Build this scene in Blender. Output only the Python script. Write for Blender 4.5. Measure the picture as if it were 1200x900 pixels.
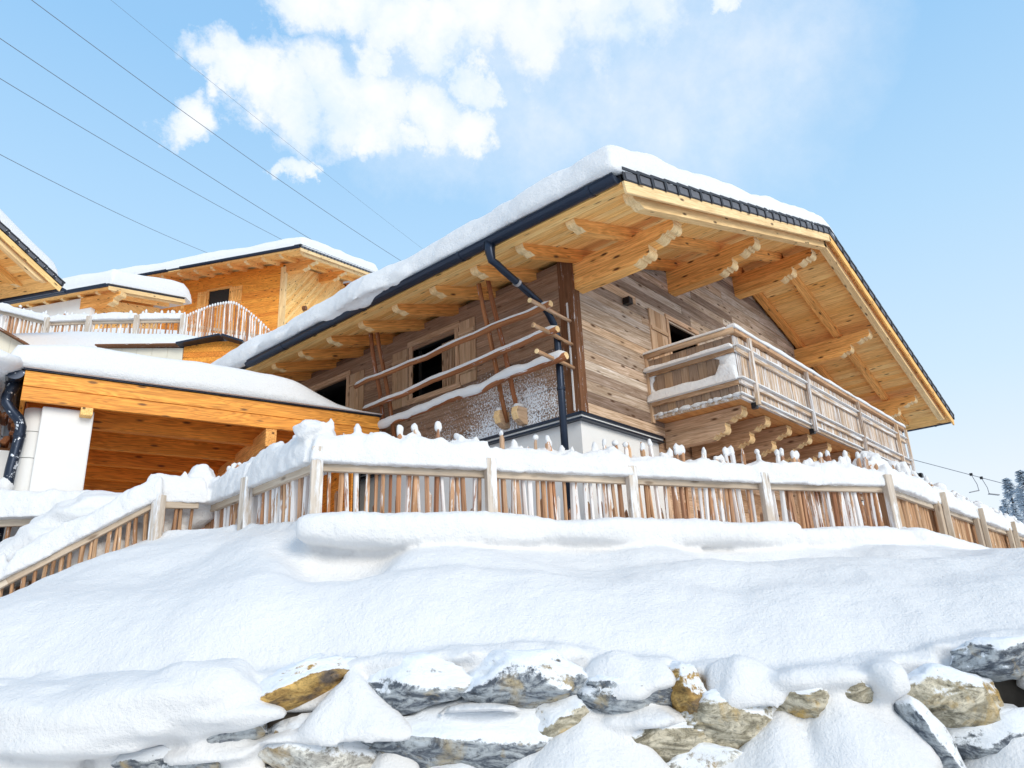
import bpy, bmesh, math, random
import numpy as np
from mathutils import Vector, Matrix, noise as mn

for o in list(bpy.data.objects): bpy.data.objects.remove(o)
random.seed(7)
rnd = random.Random(11)
scene = bpy.context.scene
C = scene.collection
PI = math.pi

# ------------------------------------------------------------------ camera
# world frame: the front corner of the big chalet is the origin, its gable runs along +X, its long side along +Y
CX, CY, CZ = -8.3388, -6.0093, -3.0784
YAW, PITCH, ROLL, FPX = 0.8532, 0.3331, -0.0452, 882.6
cd = bpy.data.cameras.new("camera"); cam = bpy.data.objects.new("camera", cd); C.objects.link(cam)
f = Vector((math.sin(YAW)*math.cos(PITCH), math.cos(YAW)*math.cos(PITCH), math.sin(PITCH)))
r0 = Vector((math.cos(YAW), -math.sin(YAW), 0)); u0 = r0.cross(f)
r = r0*math.cos(ROLL)+u0*math.sin(ROLL); u = -r0*math.sin(ROLL)+u0*math.cos(ROLL)
cam.matrix_world = Matrix(((r.x, u.x, -f.x, CX), (r.y, u.y, -f.y, CY), (r.z, u.z, -f.z, CZ), (0, 0, 0, 1)))
cd.sensor_width = 36; cd.lens = FPX/1200*36; cd.clip_start = .05; cd.clip_end = 9000
scene.camera = cam

# ------------------------------------------------------------------ light, sky, exposure
SUN_EL = math.radians(25)
SUN_DIR = Vector((-0.28, -1.0, 0)).normalized()*math.cos(SUN_EL)+Vector((0, 0, math.sin(SUN_EL)))   # towards the sun
sl = bpy.data.lights.new("sun", 'SUN'); sl.energy = 1.15; sl.angle = math.radians(28); sl.color = (1, .92, .80)
so = bpy.data.objects.new("sun", sl); C.objects.link(so); so.location = (0, -30, 40)
so.rotation_euler = (-SUN_DIR).to_track_quat('-Z', 'Y').to_euler()
W = bpy.data.worlds.new("World"); scene.world = W; W.use_nodes = True
nt = W.node_tree; nt.nodes.clear()
def N(nt, t, **k):
    n = nt.nodes.new(t)
    for a, v in k.items(): setattr(n, a, v)
    return n
def mth(nt, op, a, b=None, c=None, clamp=False):
    n = N(nt, 'ShaderNodeMath', operation=op, use_clamp=clamp)
    for i, v in enumerate((a, b, c)):
        if v is None: continue
        if isinstance(v, (int, float)): n.inputs[i].default_value = v
        else: nt.links.new(v, n.inputs[i])
    return n.outputs[0]
def vmth(nt, op, a, b=None):
    n = N(nt, 'ShaderNodeVectorMath', operation=op)
    for i, v in enumerate((a, b)):
        if v is None: continue
        if isinstance(v, (tuple, list, Vector)): n.inputs[i].default_value = tuple(v)
        else: nt.links.new(v, n.inputs[i])
    return n.outputs[1] if op in ('DISTANCE', 'LENGTH', 'DOT_PRODUCT') else n.outputs[0]
def mixc(nt, fac, a, b, mode='MIX'):
    n = N(nt, 'ShaderNodeMix', data_type='RGBA', blend_type=mode)
    for i, v in ((0, fac), (6, a), (7, b)):
        if isinstance(v, (int, float)): n.inputs[i].default_value = v
        elif isinstance(v, (tuple, list)): n.inputs[i].default_value = (*v[:3], 1)
        else: nt.links.new(v, n.inputs[i])
    return n.outputs[2]
def ramp(nt, fac, stops, interp='LINEAR'):
    n = N(nt, 'ShaderNodeValToRGB'); n.color_ramp.interpolation = interp
    el = n.color_ramp.elements
    while len(el) < len(stops): el.new(.5)
    for e, (p, c) in zip(el, stops):
        e.position = p; e.color = (*c[:3], 1) if isinstance(c, (tuple, list)) else (c, c, c, 1)
    nt.links.new(fac, n.inputs[0]); return n.outputs[0]
def noi(nt, vec, scale, detail=4, rough=.5, dist=0):
    n = N(nt, 'ShaderNodeTexNoise'); n.inputs['Scale'].default_value = scale; n.inputs['Detail'].default_value = detail
    n.inputs['Roughness'].default_value = rough; n.inputs['Distortion'].default_value = dist
    nt.links.new(vec, n.inputs['Vector']); return n

sky = N(nt, 'ShaderNodeTexSky', sky_type='NISHITA', sun_disc=False)
sky.sun_elevation = SUN_EL
sky.sun_rotation = math.atan2(SUN_DIR.x, SUN_DIR.y)
sky.altitude = 1200; sky.air_density = 1.0; sky.dust_density = 0.6; sky.ozone_density = 1.0
tc = N(nt, 'ShaderNodeTexCoord'); gdir = tc.outputs['Generated']
warp = noi(nt, gdir, 6, 10, .68)
wv = vmth(nt, 'MULTIPLY', vmth(nt, 'SUBTRACT', warp.outputs['Color'], (.5, .5, .5)), (.17, .17, .17))
cdir = vmth(nt, 'ADD', gdir, wv)
def skydir(px, py):
    return (f+(px-600)/FPX*r-(py-450)/FPX*u).normalized()
puffs = [(258,68,44),(300,92,50),(345,112,56),(400,122,62),(455,128,64),(510,134,58),(548,140,40),(205,128,34),(430,158,30),(490,160,30),
         (348,192,22),(325,194,16),(370,194,14),(872,6,24),(370,8,46),(420,0,46),(470,20,48),(520,40,50),(455,62,34),(240,80,26),(560,90,36),
         (560,5,80,.8),(630,20,90,.7),(700,0,90,.62),(770,-30,110,.6),(640,80,55,.55),(700,70,60,.45)]
acc = None
for i, (px, py, rad, *wt) in enumerate(puffs):
    d_ = vmth(nt, 'DISTANCE', cdir, skydir(px, py))
    v_ = mth(nt, 'SUBTRACT', 1.0, mth(nt, 'DIVIDE', d_, rad*1.0/FPX), clamp=True)
    if wt: v_ = mth(nt, 'MULTIPLY', v_, wt[0])
    acc = v_ if acc is None else mth(nt, 'MAXIMUM', acc, v_)
fine = noi(nt, gdir, 18, 8, .65).outputs['Fac']
dens = mth(nt, 'ADD', acc, mth(nt, 'MULTIPLY', mth(nt, 'SUBTRACT', fine, .5), .75))
mask = ramp(nt, mth(nt, 'MULTIPLY', dens, mth(nt, 'GREATER_THAN', acc, .001)), [(.06, 0.0), (.22, .35), (.46, .86), (.75, 1.0)])
veil = None
for (px, py, rad) in [(640,40,200),(820,60,200),(500,110,120)]:
    d_ = vmth(nt, 'DISTANCE', cdir, skydir(px, py))
    v_ = mth(nt, 'SUBTRACT', 1.0, mth(nt, 'DIVIDE', d_, rad/FPX), clamp=True)
    veil = v_ if veil is None else mth(nt, 'MAXIMUM', veil, v_)
veil = mth(nt, 'MULTIPLY', mth(nt, 'MULTIPLY', veil, 1.8, clamp=True), mth(nt, 'ADD', fine, .25), clamp=True)
tot = mth(nt, 'MAXIMUM', mask, mth(nt, 'MULTIPLY', veil, .62), clamp=True)
# thin high haze makes this sky paler and bluer than clear air: a whiteness even all round
skyc = mixc(nt, 1.0, sky.outputs[0], (.86, 1.0, 1.08), 'MULTIPLY')
spz = N(nt, 'ShaderNodeSeparateXYZ'); nt.links.new(gdir, spz.inputs[0])
hz = ramp(nt, spz.outputs[2], [(0.0, (.84, .87, .90)), (.16, (.78, .84, .89)), (.28, (.62, .79, .92)), (.46, (.46, .70, .93)), (.66, (.31, .58, .89)), (1.0, (.22, .45, .80))])
skyc = mixc(nt, .85, skyc, vmth(nt, 'MULTIPLY', hz, (7.75, 7.75, 7.75)))
# unseen scattered clouds, added outside the view to keep the ambient light neutral
away = mth(nt, 'MULTIPLY', mth(nt, 'SUBTRACT', vmth(nt, 'DISTANCE', gdir, tuple(f)), .85), 3.0, clamp=True)
oc = ramp(nt, noi(nt, gdir, 2.6, 7, .6).outputs['Fac'], [(.45, 0.0), (.60, 1.0)])
tot = mth(nt, 'MAXIMUM', tot, mth(nt, 'MULTIPLY', oc, mth(nt, 'MULTIPLY', away, .85)))
shade = ramp(nt, noi(nt, vmth(nt, 'ADD', gdir, (0, 0, .02)), 9, 6, .6).outputs['Fac'], [(.38, (5.6, 6.3, 7.0)), (.58, (6.75, 6.9, 7.1))])
csky = mixc(nt, tot, skyc, shade)
bg = N(nt, 'ShaderNodeBackground'); bg.inputs[1].default_value = .08
nt.links.new(csky, bg.inputs[0])
ow = N(nt, 'ShaderNodeOutputWorld'); nt.links.new(bg.outputs[0], ow.inputs[0])
vs = scene.view_settings; vs.view_transform = 'Standard'; vs.look = 'None'; vs.gamma = 1; vs.use_curve_mapping = False
vs.exposure = 0.92
scene.render.engine = 'CYCLES'
scene.cycles.max_bounces = 8; scene.cycles.diffuse_bounces = 6

# ------------------------------------------------------------------ materials
def new_mat(name):
    m = bpy.data.materials.new(name); m.use_nodes = True; t = m.node_tree; t.nodes.clear()
    b = N(t, 'ShaderNodeBsdfPrincipled'); o = N(t, 'ShaderNodeOutputMaterial'); t.links.new(b.outputs[0], o.inputs[0])
    return m, t, b
def wood(name, cols, contrast=.5, rings=.35, knots=.5, rough=.7, rime=None, scale=1.0, bump=.25, rimecol=(.86, .9, .95)):
    """cols: per-object colour choices; grain follows the point attribute gc = (along, across, across)"""
    m, t, b = new_mat(name)
    at = N(t, 'ShaderNodeAttribute', attribute_name='gc'); oi = N(t, 'ShaderNodeObjectInfo')
    off = mth(t, 'MULTIPLY', oi.outputs['Random'], 53.0)
    cx = N(t, 'ShaderNodeCombineXYZ'); t.links.new(off, cx.inputs[0]); t.links.new(off, cx.inputs[1])
    g = vmth(t, 'ADD', at.outputs['Vector'], cx.outputs[0])
    st = vmth(t, 'MULTIPLY', g, (1.1*scale, 26*scale, 26*scale))
    n1 = noi(t, st, 1.6, 6, .6, .6).outputs['Fac']
    st2 = vmth(t, 'MULTIPLY', g, (.55*scale, 7*scale, 7*scale))
    n2 = noi(t, st2, 1.0, 3, .5, 1.2).outputs['Fac']
    ringv = mth(t, 'SINE', mth(t, 'MULTIPLY', n2, 60.0))
    ringv = mth(t, 'MULTIPLY_ADD', ringv, .5, .5)
    stops = [(i/max(1, len(cols)-1), c) for i, c in enumerate(cols)]
    base = ramp(t, oi.outputs['Random'], stops) if len(cols) > 1 else None
    if base is None:
        rg = N(t, 'ShaderNodeRGB'); rg.outputs[0].default_value = (*cols[0], 1); base = rg.outputs[0]
    lo = noi(t, vmth(t, 'MULTIPLY', g, (.7, 3, 3)), 1.5, 3).outputs['Fac']
    fac = mth(t, 'MULTIPLY_ADD', mth(t, 'SUBTRACT', n1, .5), contrast*2.2, 1.0)
    fac = mth(t, 'MULTIPLY', fac, mth(t, 'MULTIPLY_ADD', ringv, -rings*.5, 1.0+rings*.2))
    fac = mth(t, 'MULTIPLY', fac, mth(t, 'MULTIPLY_ADD', lo, .5, .75))
    cc = N(t, 'ShaderNodeCombineXYZ')
    for i, p in enumerate((.82, 1.0, 1.25)):
        t.links.new(mth(t, 'POWER', mth(t, 'MAXIMUM', fac, .12), p), cc.inputs[i])
    col = mixc(t, 1.0, base, cc.outputs[0], 'MULTIPLY')
    v = N(t, 'ShaderNodeTexVoronoi'); v.inputs['Scale'].default_value = 1.0
    t.links.new(vmth(t, 'MULTIPLY', g, (2.4, 7.5, 7.5)), v.inputs['Vector'])
    kn = ramp(t, v.outputs['Distance'], [(.09, 1.0), (.20, 0.0)])
    col = mixc(t, mth(t, 'MULTIPLY', kn, knots), col, (.07, .028, .01))
    rgh = rough
    if rime:
        geo = N(t, 'ShaderNodeTexCoord')
        if rime == 'picket':
            a = noi(t, vmth(t, 'MULTIPLY', g, (1.3, 9, 9)), 1.0, 5, .7).outputs['Fac']
            v2 = mth(t, 'MULTIPLY_ADD', mth(t, 'FRACT', mth(t, 'MULTIPLY', oi.outputs['Random'], 17.3)), .34, mth(t, 'SUBTRACT', a, .70))
            rm = ramp(t, v2, [(.0, 0.0), (.035, 1.0)])
        elif rime == 'heavy':
            a = noi(t, vmth(t, 'MULTIPLY', g, (1.2, 16, 16)), 1.0, 6, .75).outputs['Fac']
            rm = ramp(t, a, [(.46, 0.0), (.64, .85)])
        elif rime == 'some':
            a = noi(t, vmth(t, 'MULTIPLY', g, (1.2, 10, 10)), 1.0, 6, .75).outputs['Fac']
            rm = ramp(t, a, [(.50, 0.0), (.62, .85)])
        elif rime == 'light':
            a = noi(t, vmth(t, 'MULTIPLY', g, (2.0, 20, 20)), 1.0, 6, .8).outputs['Fac']
            rm = ramp(t, a, [(.6, 0.0), (.66, .9)])
        elif rime == 'wall':       # snow blown against the low part of the side wall
            gp = N(t, 'ShaderNodeNewGeometry').outputs['Position']
            sp = N(t, 'ShaderNodeSeparateXYZ'); t.links.new(gp, sp.inputs[0])
            big = noi(t, gp, .9, 3).outputs['Fac']; fin = noi(t, gp, 34, 5, .8).outputs['Fac']
            zz = mth(t, 'SUBTRACT', 1.35, sp.outputs[2]); yy = mth(t, 'SUBTRACT', 4.0, sp.outputs[1])
            k = mth(t, 'MINIMUM', mth(t, 'MULTIPLY', zz, .75, clamp=True), mth(t, 'MULTIPLY', yy, .45, clamp=True))
            k = mth(t, 'MULTIPLY', k, mth(t, 'MULTIPLY_ADD', big, 3.0, -.55), clamp=True)
            k = mth(t, 'MULTIPLY', k, mth(t, 'GREATER_THAN', zz, 0))
            rm = ramp(t, mth(t, 'ADD', fin, mth(t, 'MULTIPLY', k, .235)), [(.66, 0.0), (.72, 1.0)])
        col = mixc(t, rm, col, rimecol)
    t.links.new(col, b.inputs['Base Color']); b.inputs['Roughness'].default_value = rgh
    b.inputs['Specular IOR Level'].default_value = .3
    bp = N(t, 'ShaderNodeBump'); bp.inputs['Strength'].default_value = bump; bp.inputs['Distance'].default_value = .01
    t.links.new(n1, bp.inputs['Height']); t.links.new(bp.outputs[0], b.inputs['Normal'])
    return m
def plain(name, col, rough=.5, metal=0, var=.15, sc=6, bump=.1, snow=0):
    m, t, b = new_mat(name); tx = N(t, 'ShaderNodeTexCoord')
    n = noi(t, tx.outputs['Object'], sc, 5, .6).outputs['Fac']
    c = mixc(t, n, tuple(x*(1-var) for x in col), tuple(min(1, x*(1+var)) for x in col))
    if snow:
        rm = ramp(t, noi(t, tx.outputs['Object'], 9, 5, .7).outputs['Fac'], [(.58-snow*.2, 0.0), (.62-snow*.2, 1.0)])
        c = mixc(t, rm, c, (.85, .88, .93))
    t.links.new(c, b.inputs['Base Color'])
    b.inputs['Roughness'].default_value = rough; b.inputs['Metallic'].default_value = metal
    bp = N(t, 'ShaderNodeBump'); bp.inputs['Strength'].default_value = bump; bp.inputs['Distance'].default_value = .01
    t.links.new(n, bp.inputs['Height']); t.links.new(bp.outputs[0], b.inputs['Normal'])
    return m
M = {}
M['honey'] = wood('honey_spruce', [(.94, .54, .17), (.97, .64, .26), (.88, .46, .13), (.96, .58, .21)], .62, .5, .9)
M['beam'] = wood('spruce_beam', [(.84, .39, .10), (.92, .48, .15), (.74, .31, .075)], .95, .6, .95)
M['endgrain'] = wood('pale_beam_end', [(.84, .56, .27), (.86, .62, .33)], .4, .3, .3)
M['pale'] = wood('pale_spruce', [(.86, .62, .33), (.84, .56, .26)], .5, .3, .9)
M['orange'] = wood('oiled_larch', [(.78, .27, .035), (.84, .34, .05), (.72, .23, .03)], .6, .9, .8, .5)
M['weather'] = wood('weathered_plank', [(.40, .30, .22), (.56, .43, .32), (.22, .15, .11), (.66, .55, .44), (.42, .34, .28), (.60, .41, .26), (.30, .22, .17)], 1.1, .5, .9, .85)
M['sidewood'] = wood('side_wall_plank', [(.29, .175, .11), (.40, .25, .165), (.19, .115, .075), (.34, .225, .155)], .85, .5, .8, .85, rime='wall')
M['oldbeam'] = wood('weathered_beam', [(.50, .30, .17), (.60, .40, .26), (.38, .22, .12)], .85, .5, .9, .85)
M['dark'] = wood('dark_post', [(.17, .075, .035)], .7, .3, .4, .85, rime='light')
M['pole'] = wood('bark_pole', [(.28, .10, .04), (.35, .14, .055)], .8, .2, .3, .8, rime='light', scale=.6)
M['picket'] = wood('split_picket', [(.50, .24, .12), (.62, .38, .22), (.34, .15, .08), (.68, .46, .30), (.46, .24, .13)], .9, .3, .6, .85, rime='picket', rimecol=(.88, .86, .85))
M['picketside'] = wood('split_picket_dry', [(.50, .29, .16), (.62, .41, .25), (.36, .19, .10), (.58, .39, .24)], .85, .2, .4, .85, rime='light')
M['grey'] = wood('grey_fence_wood', [(.56, .45, .34), (.62, .52, .41), (.48, .39, .30)], .4, .15, .6, .85)
M['greyrime'] = wood('rimed_fence_post', [(.54, .46, .38), (.60, .52, .44)], .45, .15, .5, .85, rime='some')
M['rboard'] = wood('rimed_balcony_board', [(.46, .31, .20), (.58, .42, .28), (.33, .23, .16), (.60, .40, .24)], .9, .3, .3, .85, rime='heavy')
M['bboard'] = wood('balcony_board', [(.34, .22, .14), (.28, .20, .15), (.42, .27, .16), (.24, .18, .14)], .6, .2, .4, .85)
M['deck'] = wood('deck_board', [(.58, .25, .08), (.64, .30, .10), (.52, .21, .07)], .5, .2, .3)
M['shutter'] = wood('shutter_board', [(.50, .32, .19), (.58, .40, .26), (.42, .26, .15)], .55, .2, .4, .8)
M['gutter'] = plain('anthracite_metal', (.022, .032, .055), .32, .6, .15, 5, .03)
M['guttersnow'] = plain('frosted_anthracite_metal', (.022, .032, .055), .35, .6, .15, 5, .03, snow=-.05)
M['tile'] = plain('slate_tile', (.028, .028, .034), .55, 0, .3, 14, .3)
M['tileface'] = plain('tile_flange', (.12, .12, .135), .6, 0, .3, 14, .3)
M['plaster'] = plain('white_plaster', (.79, .785, .77), .9, 0, .045, 3.5, .3)
M['cream'] = plain('cream_panel', (.74, .72, .62), .8, 0, .05, 8, .1)
M['black'] = plain('black_metal', (.012, .012, .014), .4, .3)
M['brass'] = plain('steel_bracket', (.5, .5, .52), .35, .9)
M['cable'] = plain('cable_steel', (.16, .17, .19), .5, .4)  # steel grey lightened, far haze put into the colour
M['room'] = plain('dark_interior', (.02, .017, .015), .9)
M['curtain'] = plain('white_curtain', (.7, .72, .75), .9)
M['trunk'] = plain('tree_trunk', (.08, .06, .05), .9)
m, t, b = new_mat('window_glass'); b.inputs['Base Color'].default_value = (.015, .018, .02, 1); b.inputs['Roughness'].default_value = .06
b.inputs['Specular IOR Level'].default_value = .7; M['glass'] = m
tr_ = N(t, 'ShaderNodeBsdfTransparent'); tr_.inputs[0].default_value = (.8, .83, .85, 1); gl_ = N(t, 'ShaderNodeBsdfGlossy'); gl_.inputs['Roughness'].default_value = .03
fr_ = N(t, 'ShaderNodeFresnel'); fr_.inputs[0].default_value = 1.8; mx_ = N(t, 'ShaderNodeMixShader'); t.links.new(fr_.outputs[0], mx_.inputs[0])
t.links.new(tr_.outputs[0], mx_.inputs[1]); t.links.new(gl_.outputs[0], mx_.inputs[2]); t.links.new(mx_.outputs[0], [n for n in t.nodes if n.type == 'OUTPUT_MATERIAL'][0].inputs[0])
def snowmat(name, big=1.0, rough=.75):
    m, t, b = new_mat(name)
    tx = N(t, 'ShaderNodeTexCoord'); p = N(t, 'ShaderNodeNewGeometry').outputs['Position']
    n1 = noi(t, p, 2.2*big, 4, .5).outputs['Fac']; n2 = noi(t, p, 38, 5, .7).outputs['Fac']; n3 = noi(t, p, 9, 5, .6).outputs['Fac']
    c = mixc(t, n1, (.80, .80, .808), (.84, .84, .842))
    t.links.new(c, b.inputs['Base Color']); b.inputs['Roughness'].default_value = rough
    b.inputs['Specular IOR Level'].default_value = .15
    h = mth(t, 'ADD', mth(t, 'MULTIPLY', n2, .6), mth(t, 'MULTIPLY', n3, .8))
    bp = N(t, 'ShaderNodeBump'); bp.inputs['Strength'].default_value = .85; bp.inputs['Distance'].default_value = .032
    t.links.new(h, bp.inputs['Height']); t.links.new(bp.outputs[0], b.inputs['Normal'])
    return m
M['snow'] = snowmat('fresh_snow')
def rockmat(name, c1, c2, c3, frost=.5):
    m, t, b = new_mat(name); tx = N(t, 'ShaderNodeTexCoord'); oi = N(t, 'ShaderNodeObjectInfo')
    off = mth(t, 'MULTIPLY', oi.outputs['Random'], 31.0); cx = N(t, 'ShaderNodeCombineXYZ'); t.links.new(off, cx.inputs[0])
    g = vmth(t, 'ADD', tx.outputs['Object'], cx.outputs[0])
    st = vmth(t, 'MULTIPLY', g, (2.0, 3.0, 7.0))
    a = noi(t, st, 1.4, 8, .68, 1.6).outputs['Fac']; s2 = noi(t, g, 2.6, 5, .6, .5).outputs['Fac']; a3 = noi(t, g, 26, 6, .75).outputs['Fac']
    col = ramp(t, a, [(.30, tuple(x*.35 for x in c1)), (.44, c1), (.55, c2), (.68, tuple(min(1, x*1.35) for x in c2))])
    col = mixc(t, ramp(t, s2, [(.55, 0.0), (.66, 1.0)]), col, c3)
    dk = ramp(t, a3, [(.32, .35), (.5, 1.0)])
    col = mixc(t, 1.0, col, dk, 'MULTIPLY')
    ge = N(t, 'ShaderNodeNewGeometry'); sp = N(t, 'ShaderNodeSeparateXYZ'); t.links.new(ge.outputs['Normal'], sp.inputs[0])
    k = mth(t, 'ADD', mth(t, 'MULTIPLY', sp.outputs[2], .45), mth(t, 'ADD', mth(t, 'MULTIPLY', a3, .5), mth(t, 'MULTIPLY', a, .35)))
    fr = ramp(t, k, [(.70-frost*.2, 0.0), (.78-frost*.2, 1.0)])
    col = mixc(t, fr, col, (.86, .89, .93))
    t.links.new(col, b.inputs['Base Color']); b.inputs['Roughness'].default_value = .8
    bp = N(t, 'ShaderNodeBump'); bp.inputs['Strength'].default_value = .8; bp.inputs['Distance'].default_value = .03
    t.links.new(mth(t, 'ADD', a, mth(t, 'MULTIPLY', a3, .4)), bp.inputs['Height']); t.links.new(bp.outputs[0], b.inputs['Normal'])
    return m
M['rgold'] = rockmat('golden_rock', (.36, .21, .06), (.62, .40, .13), (.14, .11, .09), .55)
M['rgrey'] = rockmat('grey_rock', (.12, .14, .17), (.42, .45, .47), (.50, .40, .24), 1.15)
M['rtan'] = rockmat('tan_rock', (.34, .30, .21), (.62, .56, .43), (.58, .38, .12), .9)
M['rwhite'] = rockmat('pale_rock', (.42, .40, .36), (.68, .66, .60), (.45, .33, .18), 1.0)
M['soil'] = plain('dark_gap_soil', (.10, .085, .07), .95, 0, .5, 9, .6)

# ------------------------------------------------------------------ helpers
def link(name, me, parent=None):
    o = bpy.data.objects.new(name, me); C.objects.link(o)
    if parent: o.parent = parent
    return o
def tag(o, label=None, cat=None, group=None, kind=None):
    if label: o['label'] = label
    if cat: o['category'] = cat
    if group: o['group'] = group
    if kind: o['kind'] = kind
    return o
def empty(name, loc=(0, 0, 0), rz=0, parent=None):
    o = bpy.data.objects.new(name, None); C.objects.link(o); o.location = loc; o.rotation_euler = (0, 0, rz); o.empty_display_size = .2
    if parent: o.parent = parent
    return o
class MB:
    def __init__(s): s.v = []; s.f = []; s.g = []; s.m = []
    def add(s, vs_, fs_, gs_=None, mi=0):
        n = len(s.v); s.v += [tuple(q) for q in vs_]; s.f += [tuple(i+n for i in q) for q in fs_]
        s.g += [tuple(q) for q in (gs_ or vs_)]; s.m += [mi]*len(fs_); return s
    def box(s, a, b, along=0, rot=None, mi=0, jit=0):
        """axis box between corners a, b; along = grain axis"""
        vs_ = []; gs_ = []; o = rnd.uniform(0, 20)
        for k in range(8):
            p = [(a[i], b[i])[(k >> i) & 1] for i in range(3)]
            gs_.append((p[along]+o, p[(along+1) % 3], p[(along+2) % 3]))
            if jit: p = [q+rnd.uniform(-jit, jit) for q in p]
            v = Vector(p)
            if rot: v = rot @ v
            vs_.append(v)
        return s.add(vs_, [(0, 2, 3, 1), (4, 5, 7, 6), (0, 1, 5, 4), (2, 6, 7, 3), (0, 4, 6, 2), (1, 3, 7, 5)], gs_, mi)
    def bar(s, p, q, w, h, up=(0, 0, 1), mi=0):
        """square bar from p to q, width w sideways, height h along up"""
        p = Vector(p); q = Vector(q); d = (q-p); L = d.length; d.normalize(); up = Vector(up)
        sd = d.cross(up).normalized(); up = sd.cross(d)
        vs_ = []; gs_ = []; o = rnd.uniform(0, 20)
        for k in range(8):
            x = (0, L)[k & 1]; y = (-w/2, w/2)[(k >> 1) & 1]; z = (-h/2, h/2)[(k >> 2) & 1]
            vs_.append(p+d*x+sd*y+up*z); gs_.append((x+o, y, z))
        return s.add(vs_, [(0, 2, 3, 1), (4, 5, 7, 6), (0, 1, 5, 4), (2, 6, 7, 3), (0, 4, 6, 2), (1, 3, 7, 5)], gs_, mi)
    def prism(s, prof, o, ax, ay, az, w, mi=0, endmi=None, endfrom=None):
        """profile (a,b) polygon in plane ax,ay at o, extruded -w/2..w/2 along az; side faces whose a > endfrom get endmi"""
        o = Vector(o); ax = Vector(ax); ay = Vector(ay); az = Vector(az); n = len(prof); r_ = rnd.uniform(0, 20)
        vs_ = []; gs_ = []
        for sgn in (-.5, .5):
            for (a, b_) in prof:
                vs_.append(o+ax*a+ay*b_+az*(w*sgn)); gs_.append((a+r_, b_, w*sgn))
        s.add(vs_, [tuple(range(n))[::-1], tuple(range(n, 2*n))], gs_, mi)
        base = len(s.v)-2*n
        for i in range(n):
            j = (i+1) % n; e = mi
            if endmi is not None and prof[i][0] > endfrom and prof[j][0] > endfrom-.02 and not (abs(prof[i][1]) < 1e-6 and abs(prof[j][1]) < 1e-6): e = endmi
            s.f.append((base+i, base+j, base+n+j, base+n+i)); s.m.append(e)
        return s
    def tube(s, path, rad, seg=8, rough=0, mi=0, caps=True, flat=1.0):
        path = [Vector(p) for p in path]; n = len(path)
        if not isinstance(rad, (list, tuple)): rad = [rad]*n
        vs_ = []; gs_ = []; L = rnd.uniform(0, 20); pu = None
        for i, p in enumerate(path):
            d = (path[min(i+1, n-1)]-path[max(i-1, 0)]).normalized()
            if pu is None: pu = Vector((0, 0, 1)) if abs(d.z) < .9 else Vector((1, 0, 0))
            sd = d.cross(pu).normalized(); pu = sd.cross(d).normalized()
            if i: L += (p-path[i-1]).length
            for k in range(seg):
                a = 2*PI*k/seg; rr = rad[i]*(1+rnd.uniform(-rough, rough))
                vs_.append(p+(sd*math.cos(a)+pu*math.sin(a)*flat)*rr); gs_.append((L, math.cos(a)*rad[i], math.sin(a)*rad[i]))
        fs_ = [(i*seg+k, i*seg+(k+1) % seg, (i+1)*seg+(k+1) % seg, (i+1)*seg+k) for i in range(n-1) for k in range(seg)]
        if caps: fs_ += [tuple(range(seg))[::-1], tuple((n-1)*seg+k for k in range(seg))]
        return s.add(vs_, fs_, gs_, mi)
    def blob(s, c, rr, sub=2, amp=.12, fr=2.0, rz=0, sq=1.0, seed=0, taper=0, lean=0):
        bm = bmesh.new(); bmesh.ops.create_icosphere(bm, subdivisions=sub, radius=1)
        c = Vector(c); vs_ = []; R3 = Matrix.Rotation(rz, 3, 'Z')
        for v in bm.verts:
            p = v.co.copy()
            if sq != 1.0: p = Vector([math.copysign(abs(q)**sq, q) for q in p])
            k = 1+amp*mn.noise(Vector(p)*fr+Vector((seed*3.7, c.x*2, c.z*2+c.y)))*1.6
            if taper: tt = 1+taper*(.35-(p.z+1)/2*1.0); p.x *= tt; p.y *= tt; p.y += lean*(p.z)
            p = Vector((p.x*rr[0], p.y*rr[1], p.z*rr[2]))*k
            vs_.append(c+R3 @ p)
        fs_ = [tuple(v.index for v in fc.verts) for fc in bm.faces]; bm.free()
        return s.add(vs_, fs_)
    def mesh(s, name, mats):
        me = bpy.data.meshes.new(name); me.from_pydata(s.v, [], s.f)
        at = me.attributes.new('gc', 'FLOAT_VECTOR', 'POINT'); at.data.foreach_set('vector', [c for q in s.g for c in q])
        for m_ in (mats if isinstance(mats, (list, tuple)) else [mats]): me.materials.append(m_)
        if any(s.m): me.polygons.foreach_set('material_index', s.m)
        return me
    def build(s, name, mats, parent=None, smooth=False, bevel=0, recalc=False):
        me = s.mesh(name, mats)
        if recalc:
            bm = bmesh.new(); bm.from_mesh(me); bmesh.ops.recalc_face_normals(bm, faces=bm.faces); bm.to_mesh(me); bm.free()
        if smooth:
            me.polygons.foreach_set('use_smooth', [True]*len(me.polygons))
        o = link(name, me, parent)
        if bevel:
            bv = o.modifiers.new('bevel', 'BEVEL'); bv.width = bevel; bv.segments = 2; bv.limit_method = 'ANGLE'; bv.angle_limit = .6
        return o
def scroll(L, h, cut=.42):
    """side outline of a beam with a carved end: short upright tip, a round roll, a step and a long ogee back to the underside"""
    Q = [(0, 0), (0, .16), (.05, .18), (.02, .25), (-.01, .36), (.0, .48), (.05, .60), (.13, .69), (.22, .74), (.32, .74), (.33, .66), (.40, .64), (.47, .68), (.52, .76), (.58, .80), (.66, .78), (.71, .72), (.78, .74), (.86, .84), (.97, .93), (1.12, .985), (1.3, 1.0)]
    return [(0, 0)]+[(L-a*h, -b_*h) for a, b_ in Q]+[(0, -h)]
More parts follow.
